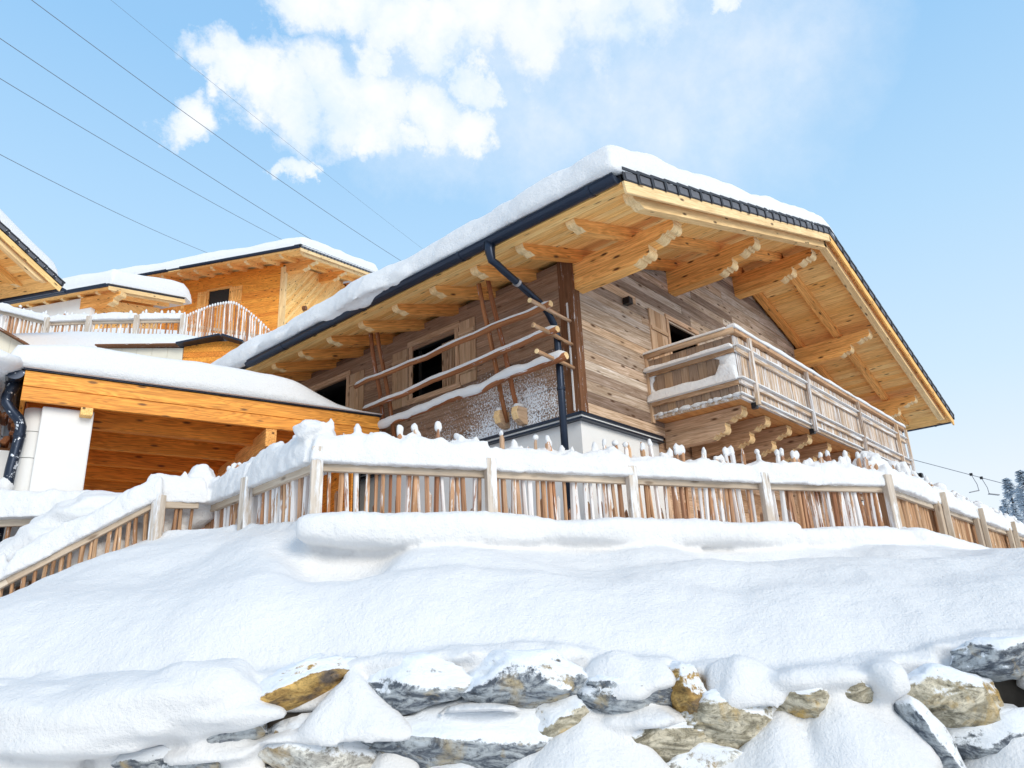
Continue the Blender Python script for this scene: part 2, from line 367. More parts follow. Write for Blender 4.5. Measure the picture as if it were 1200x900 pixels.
def blanket(mb, U, V, fn, T, R=.2, n=5, bot=.0, edges=(1, 1, 1, 1)):
    """snow layer: U, V interior coordinate lists; rounded rims; fn(u,v) -> base point; T(u,v) -> depth"""
    def lines(A, e0, e1):
        out = []
        if e0: out += [(A[0]+R*(1-math.cos(i/n*PI/2)), math.sin(i/n*PI/2)) for i in range(n)]
        else: out += [(A[0], 1.0)]
        out += [(a, 1.0) for a in A if A[0]+(R if e0 else 0)+1e-4 < a < A[-1]-(R if e1 else 0)-1e-4]
        if e1: out += [(A[-1]-R*(1-math.cos(i/n*PI/2)), math.sin(i/n*PI/2)) for i in range(n-1, -1, -1)]
        else: out += [(A[-1], 1.0)]
        return out
    LU = lines(U, edges[0], edges[1]); LV = lines(V, edges[2], edges[3]); nu, nv = len(LU), len(LV)
    vs_ = []
    for (a, fa) in LU:
        for (b_, fb) in LV:
            p = Vector(fn(a, b_)); p.z += T(a, b_)*min(fa, fb)*(.25*max(fa, fb)+.75); vs_.append(p)
    for (a, fa) in LU:
        for (b_, fb) in LV:
            p = Vector(fn(a, b_)); p.z -= bot; vs_.append(p)
    o = nu*nv; fs_ = []
    for i in range(nu-1):
        for j in range(nv-1):
            q = (i*nv+j, (i+1)*nv+j, (i+1)*nv+j+1, i*nv+j+1); fs_.append(q); fs_.append(tuple(k+o for k in q[::-1]))
    for i in range(nu-1):
        for j, rev in ((0, 0), (nv-1, 1)):
            q = (i*nv+j, i*nv+j+o, (i+1)*nv+j+o, (i+1)*nv+j); fs_.append(q[::-1] if rev else q)
    for j in range(nv-1):
        for i, rev in ((0, 1), (nu-1, 0)):
            q = (i*nv+j, i*nv+j+o, i*nv+j+1+o, i*nv+j+1); fs_.append(q[::-1] if rev else q)
    mb.add(vs_, fs_)
def frange(a, b, st):
    n = max(1, int(round((b-a)/st))); return [a+(b-a)*i/n for i in range(n+1)]
def nz(x, y=0, z=0, s=1.0): return mn.noise(Vector((x*s, y*s, z*s)))
CLT = {}
def fuse(o, vox, it=2, fac=.5, disp=.02, sc=.12):
    md = o.modifiers.new('remesh', 'REMESH'); md.mode = 'VOXEL'; md.voxel_size = vox; md.use_smooth_shade = True
    md = o.modifiers.new('smooth', 'SMOOTH'); md.iterations = it; md.factor = fac
    if sc not in CLT:
        CLT[sc] = bpy.data.textures.new('lumps', 'CLOUDS'); CLT[sc].noise_scale = sc; CLT[sc].noise_depth = 4
    md = o.modifiers.new('lumps', 'DISPLACE'); md.texture = CLT[sc]; md.strength = disp; md.mid_level = .5; md.texture_coords = 'GLOBAL'
def snow_obj(mb, name, label, cat='snow', sub=0, group=None, vox=0, **kw):
    o = mb.build(name, M['snow'], None, smooth=True, recalc=not vox)
    if vox: fuse(o, vox, **kw)
    if sub:
        s_ = o.modifiers.new('s', 'SUBSURF'); s_.levels = s_.render_levels = sub
    return tag(o, label, cat, group, 'stuff')
# ------------------------------------------------------------------ timber roofs and walls, used by every chalet
SL = .3142
def roofz(P, x):
    return P['ze']+SL*((x+P['eo']) if x <= P['xr'] else (2*P['xr']+P['eo']-x))
TILE = {}
def tile_mesh(L):
    k = round(L, 3)
    if k not in TILE:
        b = MB(); b.box((-.02, -.035, .115), (L+.03, .30, .150)); b.box((.05, -.02, .012), (L-.055, .0, .108), mi=1); b.box((.0, -.012, -.004), (L, .0, .115)); b.box((L-.04, -.034, -.008), (L+.005, .01, .118))
        TILE[k] = b.mesh('verge_tile', [M['tile'], M['tileface']])
    return TILE[k]
def roof(root, P, ntile=23, bw=.17, purlins=(), verge_tiles=True, left=True, right=True, soffit='honey', fine=True):
    xr, eo, go, yb = P['xr'], P['eo'], P['go'], P['yb']
    ang = math.atan(SL); cs = math.cos(ang); n = 1/cs
    slab = MB()
    sides = []
    if left: sides.append((-eo, xr, 1))
    if right: sides.append((xr, 2*xr+eo, -1))
    for (x0, x1, sg) in sides:
        a, b_ = roofz(P, x0), roofz(P, x1)
        vs_ = [(x0, -go+.02, a+.005), (x1, -go+.02, b_+.005), (x1, yb, b_+.005), (x0, yb, a+.005)]
        vs_ += [(x, y, z+.11) for x, y, z in vs_]
        slab.add(vs_, [(3, 2, 1, 0), (4, 5, 6, 7), (0, 1, 5, 4), (1, 2, 6, 5), (2, 3, 7, 6), (3, 0, 4, 7)])
    rf = slab.build('roof', M['tile'], root)
    for (x0, x1, sg) in sides:
        L = (x1-x0)/cs; low, z0 = (x0, roofz(P, x0)) if sg > 0 else (x1, roofz(P, x1))
        if verge_tiles:
            st = L/ntile
            for i in range(ntile):
                o = link('roof_tile', tile_mesh(st), rf)
                # tiles climb from the eave; each is tipped so that its lower edge stands proud
                dx = (i*st)*cs*sg; p = Vector((low+dx, -go-.012, z0+abs(dx)*SL+.012))
                o.location = p
                if sg > 0: o.rotation_euler = (0, -ang+.045, 0)
                else: o.location.x -= st*cs; o.location.z += st*math.sin(ang); o.rotation_euler = (0, ang-.045, 0); o.location.z -= .0
                o.rotation_euler.y += rnd.uniform(-.012, .012)
        k = int(L/bw); w = L/k
        for i in range(k):
            a0 = x0+i*w*cs; a1 = a0+w*cs-.006; jz = rnd.uniform(-.002, .002)
            z0_, z1_ = roofz(P, a0 if sg > 0 else a0), roofz(P, a1)
            b = MB(); y0, y1 = -go+.03, yb
            vs_ = [(a0, y0, z0_-.03+jz), (a1, y0, z1_-.03+jz), (a1, y1, z1_-.03+jz), (a0, y1, z0_-.03+jz)]
            vs_ += [(x, y, z+.03-jz) for x, y, z in vs_]
            off = rnd.uniform(0, 30)
            b.add(vs_, [(3, 2, 1, 0), (0, 1, 5, 4), (1, 2, 6, 5), (2, 3, 7, 6), (3, 0, 4, 7)], [(y+off, x, z) for x, y, z in vs_])
            b.build('soffit_board', M[soffit], rf)
        # barge board in front of the tiles' ends
        b = MB(); d = Vector((cs*sg, 0, math.sin(ang))); nrm = Vector((-math.sin(ang)*sg, 0, cs))
        o_ = Vector((low, -go-.0, z0)); b.prism([(0, 0), (L, 0), (L+(.0), -.15*1), (0, -.15)], o_-nrm*.0, d, nrm, Vector((0, 1, 0)), .036)
        b.build('barge_board', M['pale'] if sg > 0 else M['honey'], root, bevel=.004 if fine else 0)
        # rafters
        for (y, w_, h_, mt) in P['rafters']:
            b = MB(); tip = .34; Lr = L-tip-.0
            b.prism([(L-a_, q) for a_, q in [(0, 0)]]+[(tip+.22, 0), (tip, 0), (tip, -h_*.35), (tip+.03, -h_*.55), (tip+.08, -h_*.62), (tip+.12, -h_*.66), (tip+.13, -h_*.85), (tip+.20, -h_), (tip+.28, -h_), (L, -h_)] if False else
                    [(tip, 0), (L, 0), (L, -h_), (tip+.30, -h_), (tip+.22, -h_*.97), (tip+.16, -h_*.80), (tip+.13, -h_*.66), (tip+.09, -h_*.64), (tip+.05, -h_*.60), (tip+.015, -h_*.48), (tip, -h_*.30)],
                    Vector((low, y, z0))-nrm*.031, d, nrm, Vector((0, 1, 0)), w_)
            # pale cut faces at the tip
            for i, fc in enumerate(b.f):
                cen = sum((Vector(b.v[k_]) for k_ in fc), Vector())/len(fc)
                if (cen-Vector((low, y, z0))).dot(d) < tip+.21 and len(fc) == 4: b.m[i] = 1
            b.build('rafter', [M[mt], M['endgrain']], root)
    # purlins: doubled beams with carved ends
    for (x, w_, y1, y2) in purlins:
        zt = roofz(P, x)-.20
        if abs(x-xr) < .3: zt -= .02
        b = MB()
        b.prism(scroll(go+y1+.5, .235), (x, .5, zt), (0, -1, 0), (0, 0, 1), (1, 0, 0), w_, endmi=1, endfrom=go+y1+.5-.30)
        pu = b.build('purlin', [M['beam'], M['endgrain']], root)
        b = MB(); b.prism(scroll(go+y2+.5, .215), (x, .5, zt-.238), (0, -1, 0), (0, 0, 1), (1, 0, 0), w_-.012, endmi=1, endfrom=go+y2+.5-.29)
        b.build('lower_purlin', [M['beam'], M['endgrain']], pu)
    return rf
def gutter(root, x, z, y0, y1, r_=.085, joints=2.2, mat='gutter'):
    b = MB(); seg = 9; n = 2
    vs_ = []; 
    for y in (y0, y1):
        for k in range(seg+1):
            a = PI+PI*k/seg; vs_.append((x+math.cos(a)*r_, y, z+math.sin(a)*r_))
        for k in range(seg+1):
            a = 2*PI-PI*k/seg; vs_.append((x+math.cos(a)*(r_-.006), y, z+math.sin(a)*(r_-.006)))
    m_ = 2*(seg+1)
    fs_ = [(k, (k+1) % m_, m_+(k+1) % m_, m_+k) for k in range(m_)]
    fs_ += [tuple(range(seg+1)), tuple(m_+k for k in range(seg+1))[::-1]]
    b.add(vs_, fs_); b.tube([(x-r_, y0, z+.004), (x-r_, y1, z+.004)], .012, 6)
    g = b.build('gutter', M[mat], root, smooth=False)
    y = y0+.35
    while y < y1:
        b = MB(); b.tube([(x, y, z-.0), (x, y+.05, z-.0)], r_+.008, 14)
        # trim the band to its lower half
        b.v = [(p[0], p[1], min(p[2], z+.004)) for p in b.v]
        b.build('gutter_joint', M[mat], g); y += joints
    return g
def planks(parent, frame, a0, a1, z0, z1, hole=(), clip=None, mat='weather', rh=.18, thick=.03, lens=(1.6, 4.2), name='plank', vary=.006):
    """frame(a, z, out) -> point; horizontal boards with openings; clip(z) -> (lo, hi) range"""
    z = z0
    while z < z1-.03:
        h = min(rh*rnd.uniform(.85, 1.15), z1-z); lo, hi = a0, a1
        if clip:
            c = clip(z+h*.6); lo = max(lo, c[0]); hi = min(hi, c[1])
        segs = [(lo, hi)]
        for (ha, hb, hz0, hz1) in hole:
            if z+h*.5 > hz0 and z+h*.5 < hz1:
                ns = []
                for (p, q) in segs:
                    if hb <= p or ha >= q: ns.append((p, q))
                    else:
                        if ha-p > .05: ns.append((p, ha))
                        if q-hb > .05: ns.append((hb, q))
                segs = ns
        for (p, q) in segs:
            c = p
            while c < q-.02:
                L = rnd.uniform(*lens); e = c+L if q-(c+L) > .7 else q
                t_ = thick+rnd.uniform(0, vary); g = .004; zt, zb = z+h-g, z+.001
                b = MB(); vs_ = []; gs_ = []; off = rnd.uniform(0, 40)
                e1 = e-.004
                top_c = e1; top_p = c+.0
                if clip:
                    cl = clip(zt+.0); top_p = max(c, cl[0]) if c <= lo+1e-6 else c; top_c = min(e1, cl[1]) if e >= q-1e-6 else e1
                for (out) in (0, t_):
                    for (a, zz) in ((c, zb), (e1, zb), (top_c, zt), (top_p, zt)):
                        vs_.append(frame(a, zz, out)); gs_.append((a+off, zz-z, out))
                b.add(vs_, [(4, 5, 6, 7), (0, 1, 5, 4), (1, 2, 6, 5), (2, 3, 7, 6), (3, 0, 4, 7)], gs_)
                o = b.build(name, M[mat], parent, recalc=False)
                c = e
        z += h
def window(root, frame, a0, a1, z0, z1, depth=.12, fr=.06, mull=1, mat='oldbeam', curtain=None, trim=.09, sill=True):
    b = MB()
    def bx(p, q, s0, s1, o0, o1, al, mb=b):
        vs_ = [frame(a, z, o) for o in (o0, o1) for (a, z) in ((p, s0), (q, s0), (q, s1), (p, s1))]
        gs_ = [((a, z, o) if al == 0 else (z, a, o)) for o in (o0, o1) for (a, z) in ((p, s0), (q, s0), (q, s1), (p, s1))]
        mb.add(vs_, [(3, 2, 1, 0), (4, 5, 6, 7), (0, 1, 5, 4), (1, 2, 6, 5), (2, 3, 7, 6), (3, 0, 4, 7)], gs_)
    # outer trim
    if trim:
        bx(a0-trim, a0, z0-trim, z1+trim, -.1, .055, 1); bx(a1, a1+trim, z0-trim, z1+trim, -.1, .055, 1)
        bx(a0-trim-.03, a1+trim+.03, z1+.002, z1+trim+.02, -.1, .062, 0)
        if sill: bx(a0-trim-.04, a1+trim+.04, z0-trim-.0, z0, -.1, .075, 0)
    w = b.build('window', M[mat], root)
    b = MB()
    bx(a0, a0+fr, z0, z1, -depth, -depth+.05, 1); bx(a1-fr, a1, z0, z1, -depth, -depth+.05, 1)
    bx(a0+fr, a1-fr, z1-fr, z1, -depth, -depth+.05, 0); bx(a0+fr, a1-fr, z0, z0+fr, -depth, -depth+.05, 0)
    for i in range(mull):
        c = a0+(a1-a0)*(i+1)/(mull+1); bx(c-.03, c+.03, z0+fr, z1-fr, -depth+.002, -depth+.052, 1)
    b.build('window_frame', M['shutter'], w)
    b = MB(); bx(a0+fr*.5, a1-fr*.5, z0+fr*.5, z1-fr*.5, -depth+.012, -depth+.02, 0); b.build('pane', M['glass'], w)
    return w
def shutter(root, frame, a0, a1, z0, z1, nb=4, mat='shutter'):
    b = MB(); wd = (a1-a0)/nb
    bd = []
    sh = None
    for i in range(2):
        b = MB(); zz = z0+(z1-z0)*(.16+.62*i)
        p, q, s0, s1, o0, o1 = a0+.01, a1-.01, zz, zz+.07, .062, .082
        vs_ = [frame(a, z, o) for o in (o0, o1) for (a, z) in ((p, s0), (q, s0), (q, s1), (p, s1))]
        b.add(vs_, [(3, 2, 1, 0), (4, 5, 6, 7), (0, 1, 5, 4), (1, 2, 6, 5), (2, 3, 7, 6), (3, 0, 4, 7)], [(v[1]+v[0], v[2], 0) for v in vs_])
        if i == 0: sh = b.build('shutter', M[mat], root)
        else: b.build('batten', M[mat], sh)
    for i in range(nb):
        b = MB(); p, q = a0+i*wd+.002, a0+(i+1)*wd-.003; o1 = .06+rnd.uniform(-.004, .0015)
        vs_ = [frame(a, z, o) for o in (.036, o1) for (a, z) in ((p, z0), (q, z0), (q, z1), (p, z1))]
        off = rnd.uniform(0, 9)
        b.add(vs_, [(3, 2, 1, 0), (4, 5, 6, 7), (0, 1, 5, 4), (1, 2, 6, 5), (2, 3, 7, 6), (3, 0, 4, 7)], [(v[2]+off, v[0]+v[1], 0) for v in vs_])
        b.build('board', M[mat], sh)
    return sh

# ------------------------------------------------------------------ the big chalet
CH = tag(empty('chalet'), 'large weathered timber chalet with golden eaves, gable and balcony behind the picket fence', 'chalet')
P1 = dict(xr=5.9722, eo=1.7179, go=2.0892, yb=8.4, ze=1.9859)
P1['rafters'] = [(-1.93, .13, .21, 'pale')]+[(-1.05+.875*i, .14, .165, 'beam') for i in range(11)]
roof(CH, P1, 23, .17, [(.12, .24, -.30, -.72), (3.05, .24, -.34, -.78), (5.97, .26, -.34, -.78), (8.9, .24, -.34, -.78), (11.82, .24, -.34, -.78)])
XW = 2*P1['xr']      # far corner of the gable wall
def gf(a, z, out): return Vector((a, -out, z))
def sf(a, z, out): return Vector((-out, a, z))
# wall cores
b = MB()
gp = [(0, 0), (XW, 0), (XW, roofz(P1, XW)-.1), (P1['xr'], roofz(P1, P1['xr'])-.1), (0, roofz(P1, 0)-.1)]
DOOR = (2.78, 3.78, .25, 2.25)
# gable core as strips around the balcony door
def gcore(b, x0, x1, z0):
    xs = [x0]+([P1['xr']] if x0 < P1['xr'] < x1 else [])+[x1]
    for a, c in zip(xs, xs[1:]):
        vs_ = [(a, y, z0) for y in (0, .18)]+[(c, y, z0) for y in (0, .18)]+[(a, y, roofz(P1, a)-.1) for y in (0, .18)]+[(c, y, roofz(P1, c)-.1) for y in (0, .18)]
        b.add(vs_, [(0, 2, 6, 4), (1, 5, 7, 3), (0, 4, 5, 1), (2, 3, 7, 6), (0, 1, 3, 2), (4, 6, 7, 5)])
gcore(b, 0, DOOR[0], 0); gcore(b, DOOR[0], DOOR[1], DOOR[3]); gcore(b, DOOR[1], XW, 0)
GW = b.build('gable_wall', M['room'], CH)
def gclip(z):
    d = (z+.06-P1['ze'])/SL-P1['eo']
    return (max(0.0, d), XW-max(0.0, d))
planks(GW, gf, .12, XW, .0, 4.3, [(DOOR[0], DOOR[1], -1, DOOR[3])], gclip, 'weather', .155)
b = MB()
WIN = [(2.47, 3.56, 1.06, 2.05), (5.5, 6.6, .9, 2.0)]
ys = [.18, WIN[0][0], WIN[0][1], WIN[1][0], WIN[1][1], 8.2]
for i in range(5):
    a, c = ys[i], ys[i+1]
    if i in (1, 3):
        w_ = WIN[i//2]; b.box((0, a, 0), (.18, c, w_[2])); b.box((0, a, w_[3]), (.18, c, 2.43))
    else: b.box((0, a, 0), (.18, c, 2.43))
SW = b.build('side_wall', M['room'], CH)
planks(SW, sf, .2, 8.2, .0, 2.42, [(w[0], w[1], w[2], w[3]) for w in WIN], None, 'sidewood', .155)
# rooms behind the openings, dark inside
b = MB(); b.box((.2, .2, .0), (XW-.05, 8.2, .02)); b.box((.6, 8.1, 0), (XW, 8.2, 2.4)); b.box((XW-.18, .2, 0), (XW, 8.2, 2.3)); b.box((.3, .3, 2.42), (XW-.3, 8.2, 2.47)); b.box((1.6, .9, .05), (1.66, 8, 2.4))
b.build('interior', M['room'], CH)
for w in WIN: window(CH, sf, *w, mull=1)
window(CH, gf, DOOR[0], DOOR[1], DOOR[2], DOOR[3], mull=0, trim=.07, sill=False)
b = MB(); b.box((2.84, .16, .4), (3.06, .18, 2.15)); b.build('curtain', M['curtain'], CH)
b = MB()
for i in range(12): b.box((.16, 2.55+i*.04, 1.12), (.175, 2.572+i*.04, 2.0), along=2)
b.build('window_blind', M['oldbeam'], CH)
shutter(CH, sf, 1.98, 2.36, 1.0, 2.12, 3); shutter(CH, sf, 3.68, 4.1, .98, 2.05, 3); shutter(CH, sf, 4.95, 5.38, .85, 2.0, 3)
shutter(CH, gf, 2.12, 2.66, .5, 2.27, 3)
b = MB(); b.box((-.05, -.055, -.02), (.125, .21, 2.44), along=2); b.build('corner_post', M['dark'], CH, bevel=.008)
b = MB(); b.box((-.062, .05, .02), (-.05, .075, 1.7)); b.build('snow_seam', M['snow'], CH)
# rendered base with its metal drip strip
b = MB(); b.box((.05, .05, -2.7), (2.14, .2, -.075)); b.box((.05, .2, -2.7), (.2, 8.2, -.075)); b.build('base_wall', M['plaster'], CH)
b = MB(); b.box((2.14, .06, -2.7), (XW, .2, -.004)); LW = b.build('lower_wall', M['room'], CH)
planks(LW, lambda a, z, o: Vector((a, .06-o, z)), 2.14, XW, -2.3, -.01, mat='oldbeam', rh=.2)
for (z0, z1, e, mt) in ((-.045, -.003, .055, 'gutter'), (-.075, -.047, .03, 'plaster'), (-.11, -.077, .045, 'gutter')):
    b = MB(); b.box((-e, -e, z0), (2.16, .05-.002, z1)); b.box((-e, .05, z0), (.05-.002, 8.2, z1)); b.build('drip_strip', M[mt], CH)
# gutter, swan-neck downpipe
GX, GZ = -1.80, 2.02
gutter(CH, GX, GZ, -2.06, 6.1)
gutter(CH, XW+1.80, GZ, -2.02, 8.3)
dp = MB()
path = [(-1.80, -.02, 1.99), (-1.80, -.02, 1.86), (-1.79, -.04, 1.72), (-1.72, -.05, 1.70), (-1.55, -.03, 1.66), (-1.1, .04, 1.60), (-.72, .07, 1.51), (-.52, .08, 1.42), (-.38, .09, 1.28), (-.31, .095, 1.1), (-.30, .095, .5), (-.30, .095, -2.0)]
dp.tube(path, [.085, .07, .055]+[.052]*9, 12)
D = dp.build('downpipe', M['gutter'], CH, smooth=True)
for (p, q) in (((-1.26, .015, 1.624), (-1.21, .022, 1.617)), ((-.30, .095, .28), (-.30, .095, .32)), ((-1.8, -.02, 1.90), (-1.8, -.02, 1.86))):
    MB().tube([p, q], .064, 12).build('pipe_clamp', M['brass'] if q[0] > -1.5 and q[2] > 1 else M['gutter'], D)
b = MB(); b.box((1.33, -.17, 2.08), (1.45, -.05, 2.2)); b.box((1.35, -.05, 2.1), (1.43, -.03, 2.18)); b.build('wall_lamp', M['black'], CH, bevel=.012)

# balcony
XB, XE, BD, ZF, ZR = 1.9, 10.5, 1.5688, .23, 1.30
b = MB(); b.box((XB, -BD, ZF), (XE, -BD+.05, ZF+.06)); b.box((XB, -BD+.052, ZF), (XB+.05, -.04, ZF+.06)); b.box((XE-.05, -BD+.052, ZF), (XE, -.04, ZF+.06))
BA = b.build('balcony', M['rboard'], CH)
n_ = 11; dw = (BD-.1)/n_
for i in range(n_):
    MB().box((XB+.06, -BD+.055+i*dw, ZF+.005), (XE-.06, -BD+.05+(i+1)*dw-.003, ZF+.03)).build('deck_board', M['deck'], BA)
x = XB+.02; i = 0
while x < XE-.05:
    w_ = rnd.uniform(.11, .15); o_ = rnd.uniform(-.004, .006)
    MB().box((x, -BD+.002-o_, ZF+.08), (min(x+w_-.006, XE), -BD+.026-o_, ZR-.07), along=2).build('railing_board', M['rboard'], BA); x += w_
for xx, s in ((XB, 1), (XE, -1)):
    y = -BD+.04
    while y < -.08:
        w_ = rnd.uniform(.12, .16); o_ = rnd.uniform(-.004, .004)
        MB().box((xx+o_, y, ZF+.08), (xx+.024+o_, min(y+w_-.006, -.04), ZR-.07), along=2).build('railing_board', M['bboard'], BA); y += w_
for zz, h_ in ((ZR-.36, .09), (ZF+.2, .08)):
    MB().box((XB-.05, -BD-.05, zz), (XE+.03, -BD-.006, zz+h_)).build('rail', M['rboard'], BA, bevel=.006)
    MB().box((XB-.05, -BD-.004, zz), (XB-.006, -.04, zz+h_), along=1).build('rail', M['oldbeam'], BA, bevel=.006)
MB().tube([(XB-.03, .0, ZR-.0), (XB-.04, -.6, ZR+.005), (XB-.03, -BD-.05, ZR)], [.05, .052, .05], 12).build('handrail', M['shutter'], BA, smooth=True)
MB().box((XB-.04, -BD-.07, ZR-.05), (XE+.06, -BD+.05, ZR+.02)).build('handrail', M['oldbeam'], BA, bevel=.01)
for xx in (XB+.38, 4.55, 7.2, 9.75, XE-.02):
    MB().box((xx-.035, -BD-.11, ZF-.06), (xx+.035, -BD-.052, ZR-.05), along=2).build('railing_post', M['rboard'], BA, bevel=.006)
    MB().box((xx-.03, -BD-.05, ZF-.10), (xx+.05, -BD+.03, ZF-.01)).build('post_bracket', M['black'], BA)
MB().box((XB-.06, -.075, ZF-.06), (XB+.02, -.02, ZR+.02), along=2).build('railing_post', M['shutter'], BA, bevel=.006)
for xx in [2.35, 3.2, 4.05, 4.95, 5.9, 6.9, 7.9, 8.9, 9.9]:
    b = MB(); b.prism(scroll(1.36, .2), (xx, -.02, ZF-.003), (0, -1, 0), (0, 0, 1), (1, 0, 0), .2, endmi=1, endfrom=1.12); bb = b.build('balcony_beam', [M['oldbeam'], M['endgrain']], BA)
    b = MB(); b.prism(scroll(1.06, .22), (xx, -.02, ZF-.206), (0, -1, 0), (0, 0, 1), (1, 0, 0), .188, endmi=1, endfrom=.80); b.build('balcony_beam', [M['oldbeam'], M['endgrain']], BA)
MB().box((XE+.02, -BD-.10, .22), (XE+.35, -BD-.06, .26)).box((XE+.33, -BD-.14, .18), (XE+.48, -BD-.02, .28)).build('spotlight', M['black'], BA, bevel=.01)

# snow on the balcony rails
b = MB()
blanket(b, frange(XB-.07, XE+.06, .12), frange(-BD-.09, -BD+.07, .04), lambda a, c: (a, c, ZR+.012), lambda a, c: .085+.035*nz(a, c, 1, 2.5), .035, 3)
blanket(b, frange(-BD+.06, .02, .12), frange(-.07, .06, .04), lambda a, c: (XB-.03+c, a, ZR+.03), lambda a, c: .045+.02*nz(a, c, 5, 3), .03, 3)
blanket(b, frange(XB-.08, XE, .12), frange(-BD-.10, -BD-.004, .03), lambda a, c: (a, c, ZR-.27), lambda a, c: .03+.025*nz(a, 0, 3, 2), .02, 3)
blanket(b, frange(XB-.08, XE, .12), frange(-BD-.10, -BD-.004, .03), lambda a, c: (a, c, ZF+.28), lambda a, c: .03+.03*nz(a, 0, 8, 2), .02, 3)
blanket(b, frange(-BD, -.04, .08), frange(-.16, .0, .03), lambda a, c: (XB+c, a, ZR-.29), lambda a, c: .06+.03*nz(a, 0, 3, 3), .03, 3)
blanket(b, frange(-BD, -.04, .08), frange(-.13, .0, .03), lambda a, c: (XB+c, a, ZF+.27), lambda a, c: .10+.10*abs(nz(a, 0, 1, 2.4))+(.16 if a < -BD+.25 else 0), .03, 3)
blanket(b, frange(XB-.06, XE, .15), frange(-BD-.04, -BD+.0, .02), lambda a, c: (a, c, ZF+.05), lambda a, c: .035+.012*nz(a, 0, 8, 3), .01, 2)
for i in range(16):
    b.blob((XB-.012, -BD+.05+i*.095+rnd.uniform(-.03, .03), ZF+.065), (.022, rnd.uniform(.04, .10), rnd.uniform(.012, .04)), 2, .3, seed=i)
snow_obj(b, 'balcony_snow', 'thin snow lying on the balcony handrail and rails')
# snow plastered on the inside of the end panel: a rim of packed snow round bare boards
b = MB(); n_ = 72; outer = []; inner = []
zl, zh = ZF+.27, ZR-.355; ya, yb_ = -BD+.01, -.055; yc, zc = -.68, (zl+zh)/2+.06
for i in range(n_):
    a_ = 2*PI*i/n_; cx_, cz_ = math.cos(a_), math.sin(a_)
    k = min((yb_-yc if cx_ > 0 else yc-ya)/max(1e-6, abs(cx_)), (zh-zc if cz_ > 0 else zc-zl)/max(1e-6, abs(cz_)))
    outer.append((yc+cx_*k, zc+cz_*k))
    ry = .56 if cx_ > 0 else .62; rz_ = .235 if cz_ > 0 else .17+.05*cx_
    m_ = (abs(cx_/ry)**3.2+abs(cz_/rz_)**3.2)**(-1/3.2)*(1+.07*nz(cx_*3, cz_*3, 4, 1.6)+.05*nz(cx_*9, cz_*9, 4))
    inner.append((min(yb_-.01, max(ya+.01, yc+cx_*m_)), min(zh-.004, max(zl+.01, zc+cz_*m_))))
vs_ = []
for (yy, zz) in outer: vs_ += [(XB-.002, yy, zz), (XB-.035, yy, zz)]
for (yy, zz) in inner: vs_ += [(XB-.022, yy+(yy-yc)*.03, zz+(zz-zc)*.05), (XB-.002, yy, zz)]
fs_ = []
for i in range(n_):
    j = (i+1) % n_; O1, O2 = 2*i, 2*j; I1, I2 = 2*n_+2*i, 2*n_+2*j
    fs_ += [(O1, O2, O2+1, O1+1), (O1+1, O2+1, I2, I1), (I1, I2, I2+1, I1+1), (I1+1, I2+1, O2, O1)]
b.add(vs_, fs_)
snow_obj(b, 'wind_packed_snow', 'wind packed snow framing the bare boards of the balcony end panel')

# ------------------------------------------------------------------ snow on the big roof
def edge_x(y): return -1.86-.10*max(0, nz(y, 0, 3, .8))*2-(.14*math.exp(-((y-2.7)/1.0)**2))
b = MB(); SX = frange(0, 1, .02); 
def rs(a, c):      # a 0..1 across the roof from eave to past the ridge, c = y
    x0 = edge_x(c); x = x0+(6.75-x0)*a
    return Vector((x, c, roofz(P1, x)+.10))
def rT(a, c):
    x = -1.8+8.5*a
    t_ = .50+.07*nz(x, c, 0, .7)+.05*nz(x, c, 4, 1.9)+.025*nz(x, c, 9, 4)
    if c < 0 and x < .5: t_ += .03
    if x > 5.6: t_ *= max(.45, 1-(x-5.6)*.35)
    return t_
class _U: pass
# own rim radius along each axis: use blanket with R given in its own units
nu = 60; LU = []
Ru = .045
for i in range(6): LU.append((Ru*(1-math.cos(i/6*PI/2)), math.sin(i/6*PI/2)))
LU += [(Ru+(1-2*Ru)*i/nu, 1.0) for i in range(nu+1)]
for i in range(5, -1, -1): LU.append((1-Ru*(1-math.cos(i/6*PI/2)), math.sin(i/6*PI/2)))
Rv = .30; LV = [(-2.13+Rv*(1-math.cos(i/6*PI/2)), math.sin(i/6*PI/2)) for i in range(6)]+[(c, 1.0) for c in frange(-2.13+Rv, 8.5, .16)]
vs_ = []
for (a, fa) in LU:
    for (c, fc) in LV:
        p = rs(a, c)+Vector((0, 0, rT(a, c)*min(fa, fc))); p.y += .03*nz(p.x, p.z, 2, 2)*(1 if c < -1.5 else 0); vs_.append(p)
for (a, fa) in LU:
    for (c, fc) in LV: vs_.append(rs(a, c)+Vector((0, 0, .012)))
nU, nV = len(LU), len(LV); o_ = nU*nV; fs_ = []
for i in range(nU-1):
    for j in range(nV-1):
        q = (i*nV+j, (i+1)*nV+j, (i+1)*nV+j+1, i*nV+j+1); fs_ += [q, tuple(k+o_ for k in q[::-1])]
for i in range(nU-1):
    fs_ += [(i*nV, i*nV+o_, (i+1)*nV+o_, (i+1)*nV), ((i+1)*nV+nV-1, (i+1)*nV+nV-1+o_, i*nV+nV-1+o_, i*nV+nV-1)]
for j in range(nV-1):
    fs_ += [(j+1, j+1+o_, j+o_, j), ((nU-1)*nV+j, (nU-1)*nV+j+o_, (nU-1)*nV+j+1+o_, (nU-1)*nV+j+1)]
b.add(vs_, fs_)
